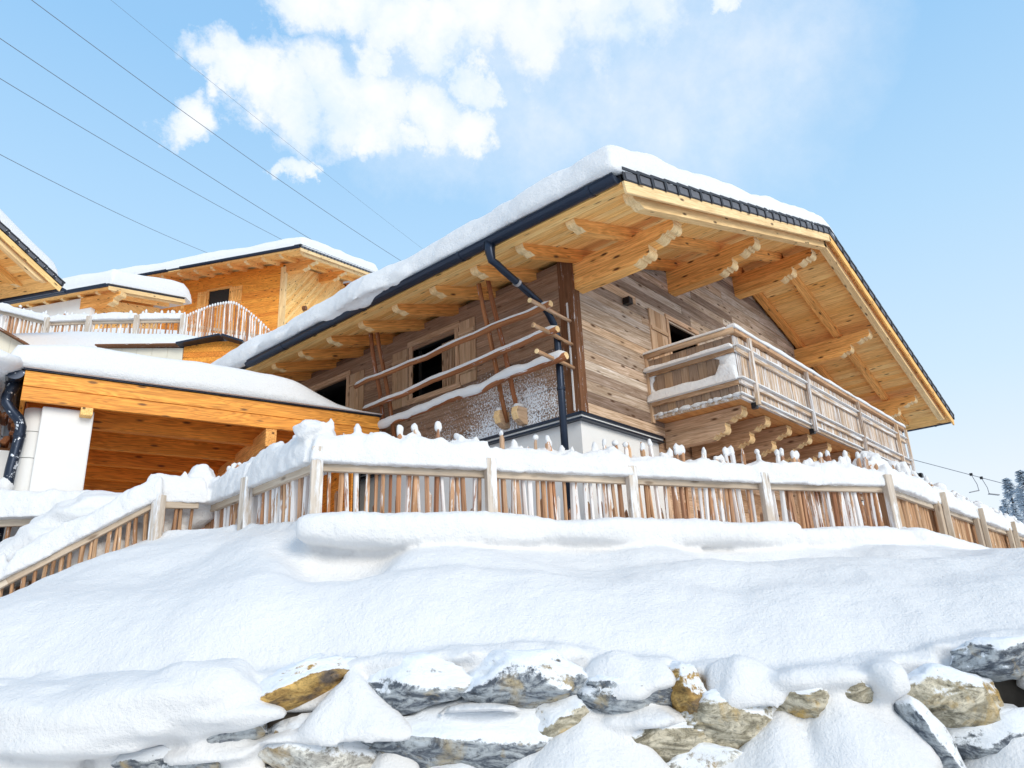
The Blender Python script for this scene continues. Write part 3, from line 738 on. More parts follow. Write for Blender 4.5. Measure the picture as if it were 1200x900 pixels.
# lip hanging over the gutter half way along, and the broken clod past the ridge
for (y, z, r1, r2) in ((1.9, 2.13, .5, .14), (2.6, 2.10, .6, .17), (3.3, 2.12, .5, .15), (4.3, 2.16, .5, .10), (5.2, 2.16, .6, .12), (6.3, 2.15, .8, .16)):
    b.blob((-1.83, y, z), (.13, r1, r2), 3, .1, 1.5)
b.blob((6.75, -1.9, 4.42), (.42, .2, .2), 3, .15, 2); b.blob((7.15, -1.95, 4.22), (.25, .12, .11), 3, .15, 2)
snow_obj(b, 'roof_snow', 'thick rounded snow cover on the roof of the big chalet', vox=.045, it=2, disp=.04, sc=.25)

# ------------------------------------------------------------------ pole rack hung beside the side wall
RK = tag(empty('pole_rack', (-.6, 2, 0)), 'rustic rack of three snowy log poles on leaning struts along the chalet side wall', 'rack')
def rk(p): return (p[0]+.6, p[1]-2, p[2])
def bent(p, q, n=9, amp=.03, seed=0):
    p = Vector(p); q = Vector(q)
    return [p.lerp(q, i/n)+Vector((nz(i*.5, seed, 1)*amp, 0, nz(i*.5, seed, 7)*amp)) for i in range(n+1)]
poles = [((-.66, -.10, 1.44), (-.62, 4.45, 1.385), .048), ((-.58, -.13, 1.065), (-.54, 4.3, .93), .048), ((-.49, -.18, .675), (-.45, 4.02, .55), .055)]
PSN = MB()
for i, (p, q, r_) in enumerate(poles):
    pts = bent(p, q, 12, .05, i*5+1)
    MB().tube([rk(v) for v in pts], [r_*(1-.03*k+.08*nz(k, i)) for k in range(13)], 10, .1).build('pole', M['pole'], RK, smooth=True)
    MB().tube([rk(pts[0]+Vector((0, -.004, 0))), rk(pts[0]+Vector((0, .01, 0)))], r_*.98, 12).build('pole_end', M['endgrain'], RK)
    sp_ = []; 
    for k in range(12):
        for m_ in range(4): sp_.append(pts[k].lerp(pts[k+1], m_/4))
    sp_.append(pts[12]); th = (.024, .036, .062)[i]
    PSN.tube([q+Vector((-.012, 0, r_*.80+th*.3*nz(m2*.3, i))) for m2, q in enumerate(sp_)], [max(.012, (r_*.80 if i < 2 else r_*1.0)*(1+.25*nz(m2*.21, i, 5))) if 0 < m2 < 48 else .01 for m2 in range(49)], 10, .06, flat=th/r_*1.2)
for (z, x0) in ((1.40, -1.03), (1.045, -.98), (.67, -.94)):
    MB().tube([rk(v) for v in bent((x0, -.02, z), (-.03, .03, z-.015), 4, .02, z*9)], [.030, .028, .030, .028, .027], 8, .08).build('peg', M['oldbeam'], RK, smooth=True)
    MB().tube([rk((x0-.003, -.02, z)), rk((x0+.008, -.02, z))], .035, 10).build('peg_end', M['endgrain'], RK)
for (t0, b0) in (((-.86, 1.10, 2.13), (-.10, 1.32, .12)), ((-.86, .92, 2.20), (-.06, 1.10, .14)), ((-.86, 3.72, 2.13), (-.14, 4.12, .25)), ((-.86, 3.56, 2.22), (-.10, 3.92, .25))):
    MB().tube([rk(v) for v in bent(t0, b0, 6, .03, t0[1])], [.036]*7, 8, .1).build('strut', M['pole'], RK, smooth=True)
b = MB(); b.prism([(0, 0), (.30, 0), (.34, -.1), (.28, -.2), (.12, -.26), (0, -.26)], (0, 0, 0), (-1, 0, 0), (0, 0, 1), (0, 1, 0), .16, endmi=1, endfrom=.2)
b.v = [rk((v[0]*.75-.02, v[1]*.75+1.38, v[2]+.30)) for v in b.v]; b.build('foot_block', [M['shutter'], M['endgrain']], RK, bevel=.01)
b = MB(); b.prism([(0, 0), (.30, 0), (.34, -.1), (.28, -.2), (.12, -.26), (0, -.26)], (0, 0, 0), (-1, 0, 0), (0, 0, 1), (0, 1, 0), .16, endmi=1, endfrom=.2)
b.v = [rk((v[0]*.75-.02, v[1]*.75+1.02, v[2]+.28)) for v in b.v]; b.build('foot_block', [M['shutter'], M['endgrain']], RK, bevel=.01)
PSN.blob((-.15, 1.38, .32), (.10, .06, .04), 2); PSN.blob((-.15, 1.02, .30), (.10, .06, .04), 2)
snow_obj(PSN, 'pole_snow', 'snow lying along the tops of the three log poles')
# ------------------------------------------------------------------ picket fences
def atk(px, py, t_): return Vector((CX, CY, CZ))+(f+(px-600)/FPX*r-(py-450)/FPX*u)*t_
PV = {}
def picket_mesh(kind):
    if kind not in PV:
        L = []
        for k in range(7):
            b = MB(); seg = 6; w = [.036, .043, .031, .047, .040, .034, .041][k]; rr = random.Random(k*3+1)
            pts = [(rr.uniform(-.006, .006), rr.uniform(-.006, .006), z) for z in (0, .3, .62, .93)]+[(0, 0, 1.0)]
            b.tube(pts, [w, w*rr.uniform(.9, 1.15), w*rr.uniform(.85, 1.1), w*.95, w*.25], seg, .18, flat=.62)
            b.g = [(v[2], v[0]*1.5, v[1]*1.5) for v in b.v]
            L.append(b.mesh('picket', M[kind]))
        PV[kind] = L
    return PV[kind]
FS = MB()      # caps of snow on the picket tips
def pickets(parent, A, B, zb, ztop, step=.085, off=0, tips=(.16, .5), kind='picket', low=False, cap=FS, loc=Vector(), lean=.0):
    """pickets from A to B (x,y,z rail top); each reaches tips above the rail; off = sideways shift"""
    A = Vector(A); B = Vector(B); d = (B-A); L = Vector((d.x, d.y, 0)).length; dh = Vector((d.x, d.y, 0)).normalized(); nr = Vector((-dh.y, dh.x, 0))
    t_ = .06
    while t_ < L-.05:
        p = A+d*(t_/L)+nr*off; z0 = p.z+zb; z1 = p.z+(rnd.uniform(*tips) if not low else rnd.uniform(-.42, -.22))
        o = link('picket', rnd.choice(picket_mesh(kind)), parent)
        o.location = Vector((p.x, p.y, z0))-loc; o.scale = (1, rnd.uniform(.9, 1.3), z1-z0)
        o.rotation_euler = (rnd.uniform(-.025, .025), rnd.uniform(-.05, .05)+lean, rnd.uniform(-.25, .25)+math.atan2(dh.y, dh.x))
        if cap is not None and rnd.random() < (.85 if not low else 1.0):
            h = z1-z0; tx = Matrix.Rotation(o.rotation_euler.z, 3, 'Z') @ (Matrix.Rotation(o.rotation_euler.y, 3, 'Y') @ (Matrix.Rotation(o.rotation_euler.x, 3, 'X') @ Vector((0, 0, h))))
            q = Vector((p.x, p.y, z0))+tx
            cap.blob(q-Vector((0, 0, .02)), (rnd.uniform(.034, .06), .042, rnd.uniform(.04, .11)), 1, .12, seed=t_)
        t_ += step*rnd.uniform(.75, 1.3)
def post(parent, P, zb, top=.08, w=.115, d=.10, ang=0, kind='grey', loc=Vector(), out=.08, second=False):
    R3 = Matrix.Rotation(ang, 3, 'Z'); P = Vector(P)-loc
    b = MB(); b.box((-w/2, -out-d, zb), (w/2, -out, top), along=2, rot=R3)
    b.v = [tuple(Vector(v)+P) for v in b.v]; o = b.build('post', M[kind], parent, bevel=.008)
    return o
def rail(parent, A, B, h=.10, w=.07, kind='grey', loc=Vector(), n=1):
    A = Vector(A)-loc; B = Vector(B)-loc
    MB().bar(A-Vector((0, 0, h/2)), B-Vector((0, 0, h/2)), w, h).build('rail', M[kind], parent, bevel=.008)
def fence_snow(A, B, depth=.33, w0=-.13, w1=.27, amp=.12, over=.0, seed=0, e=(1, 1)):
    A = Vector(A); B = Vector(B); d = B-A; L = Vector((d.x, d.y, 0)).length; dh = Vector((d.x, d.y, 0)).normalized(); nr = Vector((-dh.y, dh.x, 0))
    def fn(a, c):
        sag = .03*max(0, -nz(a, seed, 7, 2.5)) if c < -.08 else 0
        k = (.04*nz(a, 5, seed, 1.5)+.02*nz(a, c*4, seed, 7))*(1 if c < .1 else 0)
        return A+d*(a/L)+nr*(c+k)+Vector((0, 0, .004-sag))
    def T(a, c):
        t_ = depth+amp*nz(a, c, seed, 1.1)+amp*.7*nz(a, c*2, seed+4, 3.1)+amp*.5*nz(a, c*3, seed+9, 7)+amp*.2*nz(a, c*3, seed+9, 17)
        return max(.06, t_)
    blanket(FS, frange(0, L, .05), frange(w0, w1, .04), fn, T, .11, 4, .03, (e[0], e[1], 1, 1))
RZ = -1.228
FP = [Vector((-4.034, .45, RZ)), Vector((-2.368, -.378, RZ)), Vector((-.749, -1.15, RZ)), Vector((1.009, -2.018, RZ)), Vector((2.747, -3.018, RZ))]
RP = [FP[-1], Vector((5.152, -3.034, RZ)), Vector((7.765, -3.049, RZ)), Vector((10.649, -3.08, RZ)), Vector((14.2, -3.11, RZ))]
LP = [FP[0], Vector((-3.873, 1.929, RZ)), Vector((-3.70, 3.45, RZ))]
F1 = tag(empty('picket_fence', (-4.03, .45, -2.1)), 'long split picket fence loaded with snow along the terrace in front of the big chalet', 'fence')
L1 = Vector((-4.03, .45, -2.1))
def out_ang(A, B):   # rotation that turns local -Y to the side right of A->B
    d = B-A; return math.atan2(d.y, d.x)
for i in range(4):
    A, B = FP[i], FP[i+1]
    rail(F1, A, B, loc=L1); pickets(F1, A, B, -.86, 0, .080, .065, (.17, .47) if i else (.22, .52), loc=L1)
    pickets(F1, A, B, -.86, 0, .21, .16, low=True, loc=L1, cap=None)
for i, P in enumerate(FP):
    a = out_ang(FP[min(i, 3)], FP[min(i, 3)+1])
    if i == 0: post(F1, P, -.80, .13, ang=a, loc=L1, kind='greyrime', out=.04)
    elif i == 4: post(F1, P, -.85, .13, ang=a, loc=L1, kind='greyrime', out=.03)
    else: post(F1, P, -.80, .10, ang=a, loc=L1, kind='greyrime', out=.04)
for A, B in zip(RP, RP[1:]):
    rail(F1, A, B, loc=L1); pickets(F1, A, B, -.9, 0, .105, .065, (.16, .44), kind='picketside', loc=L1)
for P in RP[1:-1]:
    post(F1, P, -1.0, .02, .20, .08, loc=L1, out=.04); post(F1, P+Vector((.06, -.10, 0)), -1.0, .16, .05, .08, loc=L1, out=.03)
for A, B in zip(LP, LP[1:]):
    rail(F1, B, A, loc=L1); pickets(F1, B, A, -.86, 0, .085, .065, (.16, .44), loc=L1)
for P in LP[1:]: post(F1, P, -1.0, .10, ang=-PI/2+.1, loc=L1, kind='greyrime', out=.04)
fence_snow(FP[0]+Vector((-.06, .03, 0)), FP[1], .30, seed=1, e=(1, 0)); fence_snow(FP[1], FP[2], .26, seed=2, e=(0, 0)); fence_snow(FP[2], FP[3], .25, seed=3, e=(0, 0)); fence_snow(FP[3], FP[4]+Vector((.1, -.05, 0)), .24, seed=4, e=(0, 1))
for i in range(4): fence_snow(RP[i]+Vector((-.05, 0, 0)), RP[i+1], .32, -.13, .4, .12, seed=6+i)
fence_snow(LP[1], LP[0], .38, -.13, .35, .10, seed=12); fence_snow(LP[2], LP[1], .32, -.13, .35, .10, seed=14)
FS.blob(FP[0]+Vector((.06, .12, .34)), (.22, .17, .13), 3, .25, seed=2); FS.blob(FP[4]+Vector((.3, .2, .30)), (.35, .25, .2), 3, .2, seed=3)
for i in range(16):
    x = 2.9+i*.55+rnd.uniform(-.2, .2); FS.blob((x, -2.78+rnd.uniform(-.1, .1), RZ+.42+rnd.uniform(-.03, .1)), (rnd.uniform(.08, .18), .12, rnd.uniform(.10, .18)), 2, .2, seed=i)
# snow blown up round each post foot
for P in FP[1:]+RP[1:4]+LP[1:]:
    for k in range(3): FS.blob(P+Vector((rnd.uniform(-.12, .12), rnd.uniform(-.2, 0), -.74)), (.12, .12, rnd.uniform(.12, .2)), 2, .2, seed=k)

# lower stair fence running down to the left, with a short panel at its head
L2 = Vector((-4.467, 3.1, -2.2))
F2 = tag(empty('stair_fence', L2), 'sloping snow topped picket fence going down the steps at the left of the bank', 'fence')
SP = [Vector((-4.467, 3.176, -1.25)), Vector((-5.62, 4.02, -2.10)), Vector((-6.45, 4.6, -2.75))]
rail(F2, SP[1]+(SP[1]-SP[0])*0, SP[0], .10, .07, loc=L2); rail(F2, SP[2], SP[1], .10, .07, loc=L2)
JP = Vector((-3.98, 3.02, RZ))
rail(F2, SP[0], JP, loc=L2)
pickets(F2, SP[1], SP[0], -.8, 0, .085, .05, (.1, .2), kind='picketside', loc=L2, cap=None)
pickets(F2, SP[2], SP[1], -.8, 0, .085, .05, (.1, .2), kind='picketside', loc=L2, cap=None)
pickets(F2, SP[0], JP, -.86, 0, .085, .06, (.14, .40), kind='picketside', loc=L2)
post(F2, SP[0], -1.2, .05, .12, .11, ang=.3, loc=L2, out=.04, kind='greyrime')
fence_snow(SP[1], SP[0]+Vector((.1, -.05, .05)), .26, -.13, .30, .10, seed=20); fence_snow(SP[2], SP[1], .3, -.14, .4, .10, seed=22)
fence_snow(SP[0]+Vector((-.1, .1, 0)), JP+Vector((.1, 0, 0)), .36, -.12, .5, .08, seed=24)
FS.blob((-3.86, 3.3, -1.0), (.20, .2, .30), 3, .15)

# drift filling the steps behind the stair fence
PL = MB()
for (px, py, t_, a_, c_, e_) in ((215, 592, 9.7, .45, .5, .28), (170, 590, 9.6, .5, .5, .26), (130, 592, 9.5, .5, .5, .26), (95, 604, 9.3, .5, .4, .30), (60, 628, 9.1, .45, .35, .32), (25, 648, 9.0, .4, .3, .30), (-15, 668, 8.95, .4, .3, .3), (110, 640, 9.1, .5, .25, .3), (180, 625, 9.4, .45, .25, .3)):
    PL.blob(atk(px, py+8, t_), (a_*1.15, c_, e_*.86), 3, .22, 1.6, rz=-YAW, seed=px)
# (fused with the bank further down)
# short fence piece in front of the carport pillar
L3 = Vector((-5.2, 4.6, -2.3))
F3 = tag(empty('picket_fence', L3), 'low piece of picket fence half buried in snow below the white carport pillar', 'fence')
GA, GB = Vector((-6.6, 6.05, -1.30)), Vector((-5.10, 4.68, -1.30))
rail(F3, GA, GB, .11, .07, loc=L3); pickets(F3, GA, GB, -.9, 0, .12, .06, (.1, .3), kind='picketside', loc=L3)
post(F3, GB, -1.1, .02, .1, .1, ang=-.7, loc=L3, out=.02)
fence_snow(GA, GB+Vector((.5, -.45, .0)), .30, -.2, .5, .07, seed=30)
snow_obj(FS, 'fence_snow', 'deep snow piled along the rails and picket tips of the front fence', vox=.021, it=1, fac=.5, disp=.03, sc=.09)

# ------------------------------------------------------------------ carport with orange fascia
CA = math.atan2(3.908-5.222, -.484+5.506)
CO = Vector((-5.506, 5.222, .31))
CP = tag(empty('carport', CO, CA), 'flat roofed carport with broad orange timber fascia and white pillar, snow on top', 'carport')
LX = 5.19
def cp(p): return Matrix.Rotation(CA, 4, 'Z') @ Vector(p)+CO
MB().box((0, 0, .205), (LX, .06, .42)).build('fascia_board', M['orange'], CP, bevel=.005)
MB().box((0, .004, 0), (LX, .064, .198)).build('fascia_board', M['orange'], CP, bevel=.005)
MB().box((0, .07, .02), (.06, 5.2, .42), along=1).build('fascia_board', M['orange'], CP, bevel=.005)
b = MB(); b.box((-.03, -.03, .425), (LX+.02, 5.3, .45)); b.build('roof_edge', M['gutter'], CP)
b = MB(); b.box((.07, .07, .24), (LX, 5.2, .42)); RF = b.build('roof', M['room'], CP)
for i in range(26):
    MB().box((.07, .07+i*.2, .215), (LX-.01, .07+(i+1)*.2-.006, .238)).build('ceiling_board', M['orange'], RF)
for y, zb in ((.75, -.09), (1.9, -.10), (3.1, -.10), (4.3, -.10)): MB().box((.1, y, zb), (LX-.02, y+.14, .213)).build('ceiling_beam', M['orange'], CP, bevel=.006)
MB().box((3.28, .02, -.29), (3.45, 4.9, -.002), along=1).build('cross_beam', M['beam'], CP, bevel=.008)
MB().box((.72, -.0, -.115), (.87, 3.0, -.003), along=1).build('joist', M['honey'], CP, bevel=.006)
b = MB(); b.box((.1, 4.9, -2.6), (LX-.05, 5.0, .2)); BW = b.build('back_wall', M['room'], CP)
z = -2.55
while z < .1:
    h = rnd.uniform(.2, .26); c = .1
    while c < LX-.1:
        e = min(LX-.06, c+rnd.uniform(1.4, 3)); MB().box((c, 4.86+rnd.uniform(0, .01), z), (e-.005, 4.895, min(z+h-.005, .2))).build('plank', M['orange'], BW); c = e
    z += h
b = MB(); b.box((LX-.25, .5, -2.6), (LX-.12, 4.85, -.0)); BW2 = b.build('side_wall', M['room'], CP)
z = -2.55
while z < -.05: MB().box((LX-.285, .5, z), (LX-.255, 4.84, min(z+.215, -.01)), along=1).build('plank', M['orange'], BW2); z += .22
b = MB(); b.box((.27, .16, -2.4), (.90, .75, -.005)); b.build('pillar', M['plaster'], CP, bevel=.02)
b = MB(); b.tube([(.22, .42, -2.4), (.22, .42, -.01)], .15, 20); b.build('pillar_casing', M['plaster'], CP, smooth=True)
for z in (-.35, -.72): MB().tube([(.22, .42, z), (.22, .42, z+.006)], .153, 20).build('casing_joint', M['black'], CP)
b = MB(); b.box((-3.0, .9, -2.4), (.12, 1.1, -.5)); b.build('garden_wall', M['plaster'], CP)
b = MB(); b.box((-3.0, 1.0, -.5), (.1, 1.6, -.44)); WP = b.build('wood_pile', M['dark'], CP)
for i in range(60):
    x = rnd.uniform(-1.0, .05); z = rnd.uniform(-.44, .05); MB().tube([(x, .92+rnd.uniform(-.04, .04), z), (x, 1.4, z)], rnd.uniform(.03, .055), 6, .15).build('log', M['pole'], WP)
GUT = MB(); 
pth = [(-.10, .30, .37), (-.12, .26, .22), (-.155, .20, .08), (-.15, .16, -.02), (-.08, .16, -.12), (.02, .18, -.22), (.06, .2, -.32), (.06, .2, -.5), (.03, .2, -.9), (.0, .2, -2.3)]
GUT.tube(pth, [.11, .085]+[.068]*8, 14); DP2 = GUT.build('downpipe', M['guttersnow'], CP, smooth=True)
MB().tube([(.06, .2, -.42), (.06, .2, -.46)], .076, 14).build('pipe_clamp', M['gutter'], DP2)
gutter(CP, -.12, .40, .02, 5.2, .12, 3)
b = MB(); b.tube([(-.12, .015, .40), (-.12, .022, .40)], .118, 16); b.v = [(v[0], v[1], min(v[2], .42)) for v in b.v]; b.build('gutter_end', M['guttersnow'], CP)
b = MB()
def cpT(a, c):
    t_ = .44+.05*nz(a, c, 3, .8)+.02*nz(a, c, 7, 3)
    if a < .6: t_ *= .62+.38*max(0, (a+.35))/.95
    t_ *= float(np.interp(a, [3.3, 3.7, 4.05, 4.4, 4.8, 5.2], [1.08, .92, .58, .26, .10, .05]))
    return t_
blanket(b, frange(-.32, LX+.02, .09), frange(-.09, 5.3, .15), lambda a, c: cp((a, c+.02*nz(a, 2, 5, 2)*(c < .1), .448-(.12 if a < -.2 else 0))), cpT, .16, 6, 0)
snow_obj(b, 'carport_snow', 'smooth thick snow layer on the carport roof')
b = MB(); b.blob(cp((-.42, .1, .47)), (.36, .5, .17), 3, .12); b.blob(cp((-.9, .0, .42)), (.5, .5, .2), 3, .12); b.blob(cp((.0, .2, -2.05+.9)), (.10, .1, .14), 2, .1)
snow_obj(b, 'gutter_snow', 'snow lump bulging over the gutter at the left end of the carport')
# roof of the next annex the lump lies on
b = MB(); b.box((-1.6, .1, .10), (-.28, 4, .2)); b.build('annex_roof', M['gutter'], CP)

# ------------------------------------------------------------------ chalets up the slope
BR = .474
def xf(O_, ang):
    R_ = Matrix.Rotation(ang, 4, 'Z'); return lambda p: R_ @ Vector(p)+Vector(O_)
def roofblanket(P, O_, ang, name, label, x1, thick=.5, x0off=.1, y1=None, seed=0, x0=None, y0=None):
    T3 = xf(O_, ang); b = MB(); y1 = P['yb'] if y1 is None else y1
    xa = -P['eo']-x0off if x0 is None else x0; ya = -P['go']-.05 if y0 is None else y0
    blanket(b, frange(xa, x1, .2), frange(ya, y1, .25), lambda a, c: T3((a, c, roofz(P, a)+.10)),
            lambda a, c: thick+.13*nz(a, c, seed, .5)+.05*nz(a, c, seed+3, 1.5), .28, 5, .0)
    return snow_obj(b, name, label)
# upper chalet
UO = Vector((7.799+1.72*.8896-1.77*-.4568*-1*-1*0-1.77*.4568*1, 20.109+1.72*.4568+1.77*.8896, 13.89-1.986))
UC = tag(empty('chalet', UO, BR), 'honey coloured upper chalet seen above the terrace fence, snow on its dark edged roof', 'chalet')
P2 = dict(xr=6.2, eo=1.72, go=1.77, yb=8.9, ze=1.986, rafters=[(-1.6, .14, .22, 'pale')]+[(-.55+.88*i, .15, .17, 'honey') for i in range(10)])
roof(UC, P2, 23, .3, [(.14, .26, -.2, -.6), (3.2, .24, -.3, -.7), (6.2, .24, -.3, -.7)], right=False)
b = MB(); b.box((0, 0, -4), (.15, 9, 2.3)); b.box((.15, 0, -4), (6.2, .15, 2.3)); UW = b.build('wall_core', M['room'], UC)
b = MB(); b.add([(0, .0, 2.3), (6.2, .0, 2.3), (6.2, .0, 4.2), (0, .15, 2.3), (6.2, .15, 2.3), (6.2, .15, 4.2)], [(0, 1, 2), (3, 5, 4), (0, 2, 5, 3)]); b.build('gable_core', M['room'], UC)
W2 = (3.0, 4.1, .35, 1.55)
planks(UW, sf, .1, 9, -1.2, 2.4, [(2.87, 3.98, .7, 1.57)], None, 'orange', .2, lens=(2.5, 5), name='plank')
window(UC, sf, 2.87, 3.98, .7, 1.57, mull=0, mat='beam')
shutter(UC, sf, 2.18, 2.78, .65, 1.6, 3, 'beam'); shutter(UC, sf, 4.1, 4.6, .65, 1.6, 3, 'beam'); shutter(UC, sf, 5.3, 5.9, .65, 1.6, 3, 'beam')
# boards set on the slant on the gable
i = 0; a = -4.5
while a < 6.2:
    w_ = .2; vs_ = []
    z0, z1 = -1.2, 4.0
    def clipx(x, z): return x
    # one slanted board from low right to high left, cut by the wall outline
    b = MB(); pts = []
    for (k, lo) in ((0, 0), (w_-.01, 0)):
        x_b = a+k; x_t = a+k+4.6
        pts.append((x_b, x_t))
    poly = [(pts[0][0], z0), (pts[1][0], z0), (pts[1][1], z1), (pts[0][1], z1)]
    def cutp(poly, nx, nz_, d):
        out = []
        for q in range(len(poly)):
            p, r2 = poly[q], poly[(q+1) % len(poly)]; dp_ = nx*p[0]+nz_*p[1]-d; dr = nx*r2[0]+nz_*r2[1]-d
            if dp_ <= 0: out.append(p)
            if dp_*dr < 0: tt = dp_/(dp_-dr); out.append((p[0]+(r2[0]-p[0])*tt, p[1]+(r2[1]-p[1])*tt))
        return out
    poly = cutp(poly, -1, 0, -.12); poly = cutp(poly, 1, 0, 6.1) if poly else poly
    if poly: poly = cutp(poly, -SL, 1, roofz(P2, 0)-.12)
    if poly and len(poly) > 2:
        n_ = len(poly); off = rnd.uniform(0, 9)
        b.add([(x, 0, z) for x, z in poly]+[(x, -.035, z) for x, z in poly], [tuple(range(n_, 2*n_))]+[(q, (q+1) % n_, n_+(q+1) % n_, n_+q) for q in range(n_)],
              [((x+z)*.7+off, (x-z)*.7, 0) for x, z in poly]*2)
        b.build('plank', M['honey'], UW, recalc=True)
    a += w_*1.0
MB().box((-.06, -.06, -1.2), (.14, .18, 2.2), along=2).build('corner_post', M['pale'], UC)
b = MB(); b.tube([(1.7, -.2, .8), (1.7, -.03, .8)], .12, 12); b.build('wall_vent', M['dark'], UC)
gutter(UC, -1.80, 2.02, -1.75, 4.3); gutter(UC, -1.80, 2.02, 5.0, 8.9)
roofblanket(P2, UO, BR, 'roof_snow', 'snow blanket on the roof of the honey coloured upper chalet', 7.2, .62, -.1, seed=3)

# middle cottage with white wall
MX = Vector((math.cos(BR), math.sin(BR), 0)); MY = Vector((-math.sin(BR), math.cos(BR), 0))
K2 = Vector((.783, 21.631, 10.162))
P3 = dict(xr=3.6, eo=.55, go=1.2, yb=6.0, ze=1.2, rafters=[(-1.05, .12, .18, 'pale')]+[(-.35+.8*i, .14, .15, 'honey') for i in range(8)])
MO = K2+MX*.55+MY*1.2-Vector((0, 0, 1.2))
MC = tag(empty('cottage', MO, BR), 'small white walled cottage with snowy roof and short wooden beam ends above the terrace fence', 'house')
roof(MC, P3, 10, .3, [(.12, .3, .1, -.2)], right=False, verge_tiles=False, fine=False)
b = MB(); b.box((0, 0, -3), (.2, 6, 1.22)); b.box((.2, .02, -3), (3.6, .2, 1.22)); b.build('wall', M['plaster'], MC)
b = MB(); b.add([(.2, .02, 1.22), (3.6, .02, 1.22), (3.6, .02, 2.3), (.2, .2, 1.22), (3.6, .2, 1.22), (3.6, .2, 2.3)], [(0, 1, 2), (3, 5, 4), (0, 2, 5, 3)]); b.build('gable_panel', M['honey'], MC)
for i in range(10): MB().box((.22, -.01, -.6+i*.2), (3.6, .018, -.6+(i+1)*.2-.006)).build('plank', M['honey'], MC)
gutter(MC, -.6, 1.24, -1.2, .6, .09); MB().box((-.7, .62, 1.16), (-.55, 6, 1.24), along=1).build('eave_flashing', M['gutter'], MC)
roofblanket(P3, MO, BR, 'roof_snow', 'humped snow on the roof of the small white cottage', 4.0, .72, -.1, seed=8)

# chalet cut by the left edge of the picture
K3 = Vector((-2.35, 14.6, 6.45)); 
K3 = Vector((-2.6, 14.85, 6.48))
P4 = dict(xr=5.0, eo=1.7, go=1.7, yb=8.0, ze=1.99, rafters=[(-1.55, .14, .22, 'pale')]+[(-.7+.85*i, .15, .17, 'honey') for i in range(9)])
XW4 = 2*P4['xr']
LO = K3-MX*(XW4+1.7)+MY*1.7-Vector((0, 0, 1.99))
LC = tag(empty('chalet', LO, BR), 'chalet roof corner with golden soffit reaching in at the left edge', 'chalet')
roof(LC, P4, 22, .25, [(XW4-.12, .24, -.3, -.7), (XW4-3, .24, -.3, -.7)], left=False)
b = MB(); b.box((2, 0, -3), (XW4, .2, 2.4)); b.box((XW4-.2, .2, -3), (XW4, 8, 2.4)); LWC = b.build('wall_core', M['room'], LC)
planks(LWC, lambda a, z, o: Vector((a, -o, z)), 3, XW4, -1, 2.3, mat='honey', rh=.2); planks(LWC, lambda a, z, o: Vector((XW4+o, a, z)), 0, 8, -1, 2.4, mat='honey', rh=.2)
gutter(LC, XW4+1.78, 2.0, -1.7, 8.0)
b = MB(); T4 = xf(LO, BR)
blanket(b, frange(5.2, XW4+1.55, .2), frange(-1.73, 8, .25), lambda a, c: T4((a, c, roofz(P4, a)+.10)), lambda a, c: .55+.1*nz(a, c, 3, .6), .25, 5, 0)
snow_obj(b, 'roof_snow', 'snow on the roof of the chalet at the left edge')

# terrace fence up the slope, its tall curved end, the annex below
def px_pts(L): return [Vector(p) for p in L]
TP = px_pts([(-2.75, 21.3, 8.05), (-1.52, 19.367, 7.26), (-.642, 18.363, 7.25), (.35, 17.2, 7.2), (1.344, 16.128, 7.165)])
L4 = Vector((-1.5, 19.4, 6.5))
F4 = tag(empty('terrace_fence', L4), 'distant picket fence with snowy rail on the terrace below the white cottage', 'fence')
TS = MB(); keep = FS; FS = MB()
for A, B in zip(TP, TP[1:]):
    rail(F4, A, B, .12, .08, loc=L4); pickets(F4, A, B, -.75, 0, .13, .06, (.1, .36), loc=L4, cap=FS)
    fence_snow(A, B, .22, -.14, .2, .06, seed=A.x)
for P in TP: post(F4, P, -.95, .1, .16, .12, ang=-.84, loc=L4, kind='greyrime', out=.05)
snow_obj(FS, 'fence_snow', 'snow on the rail of the distant terrace fence')
F5 = tag(empty('tall_picket_fence', (1.4, 16, 6.2)), 'tall closely set pale picket screen curving down beside the upper chalet', 'fence')
L5 = Vector((1.4, 16, 6.2)); n_ = 34
capm = MB()
for i in range(n_):
    t_ = i/(n_-1); A, B = Vector((1.38, 16.05, 0)), Vector((3.35, 14.2, 0)); p = A.lerp(B, t_)
    top = 7.28+.45*math.sin(min(1, t_/.5)*PI/2) if t_ < .5 else 7.73-1.15*((t_-.5)/.5)**1.3
    bot = 6.45-.55*max(0, t_-.5)*2
    o = link('picket', rnd.choice(picket_mesh('picket')), F5); o.location = Vector((p.x, p.y, bot))-L5; o.scale = (1.15, 1.2, top-bot+rnd.uniform(-.05, .05))
    o.rotation_euler = (0, rnd.uniform(-.03, .03), -.8); capm.blob((p.x, p.y, top), (.04, .04, .07), 1, .1, seed=i)
MB().bar(Vector((1.38, 16.1, 6.95))-L5, Vector((3.35, 14.25, 6.5))-L5, .06, .09).build('rail', M['grey'], F5)
snow_obj(capm, 'picket_snow', 'little snow caps on the tips of the tall picket screen')
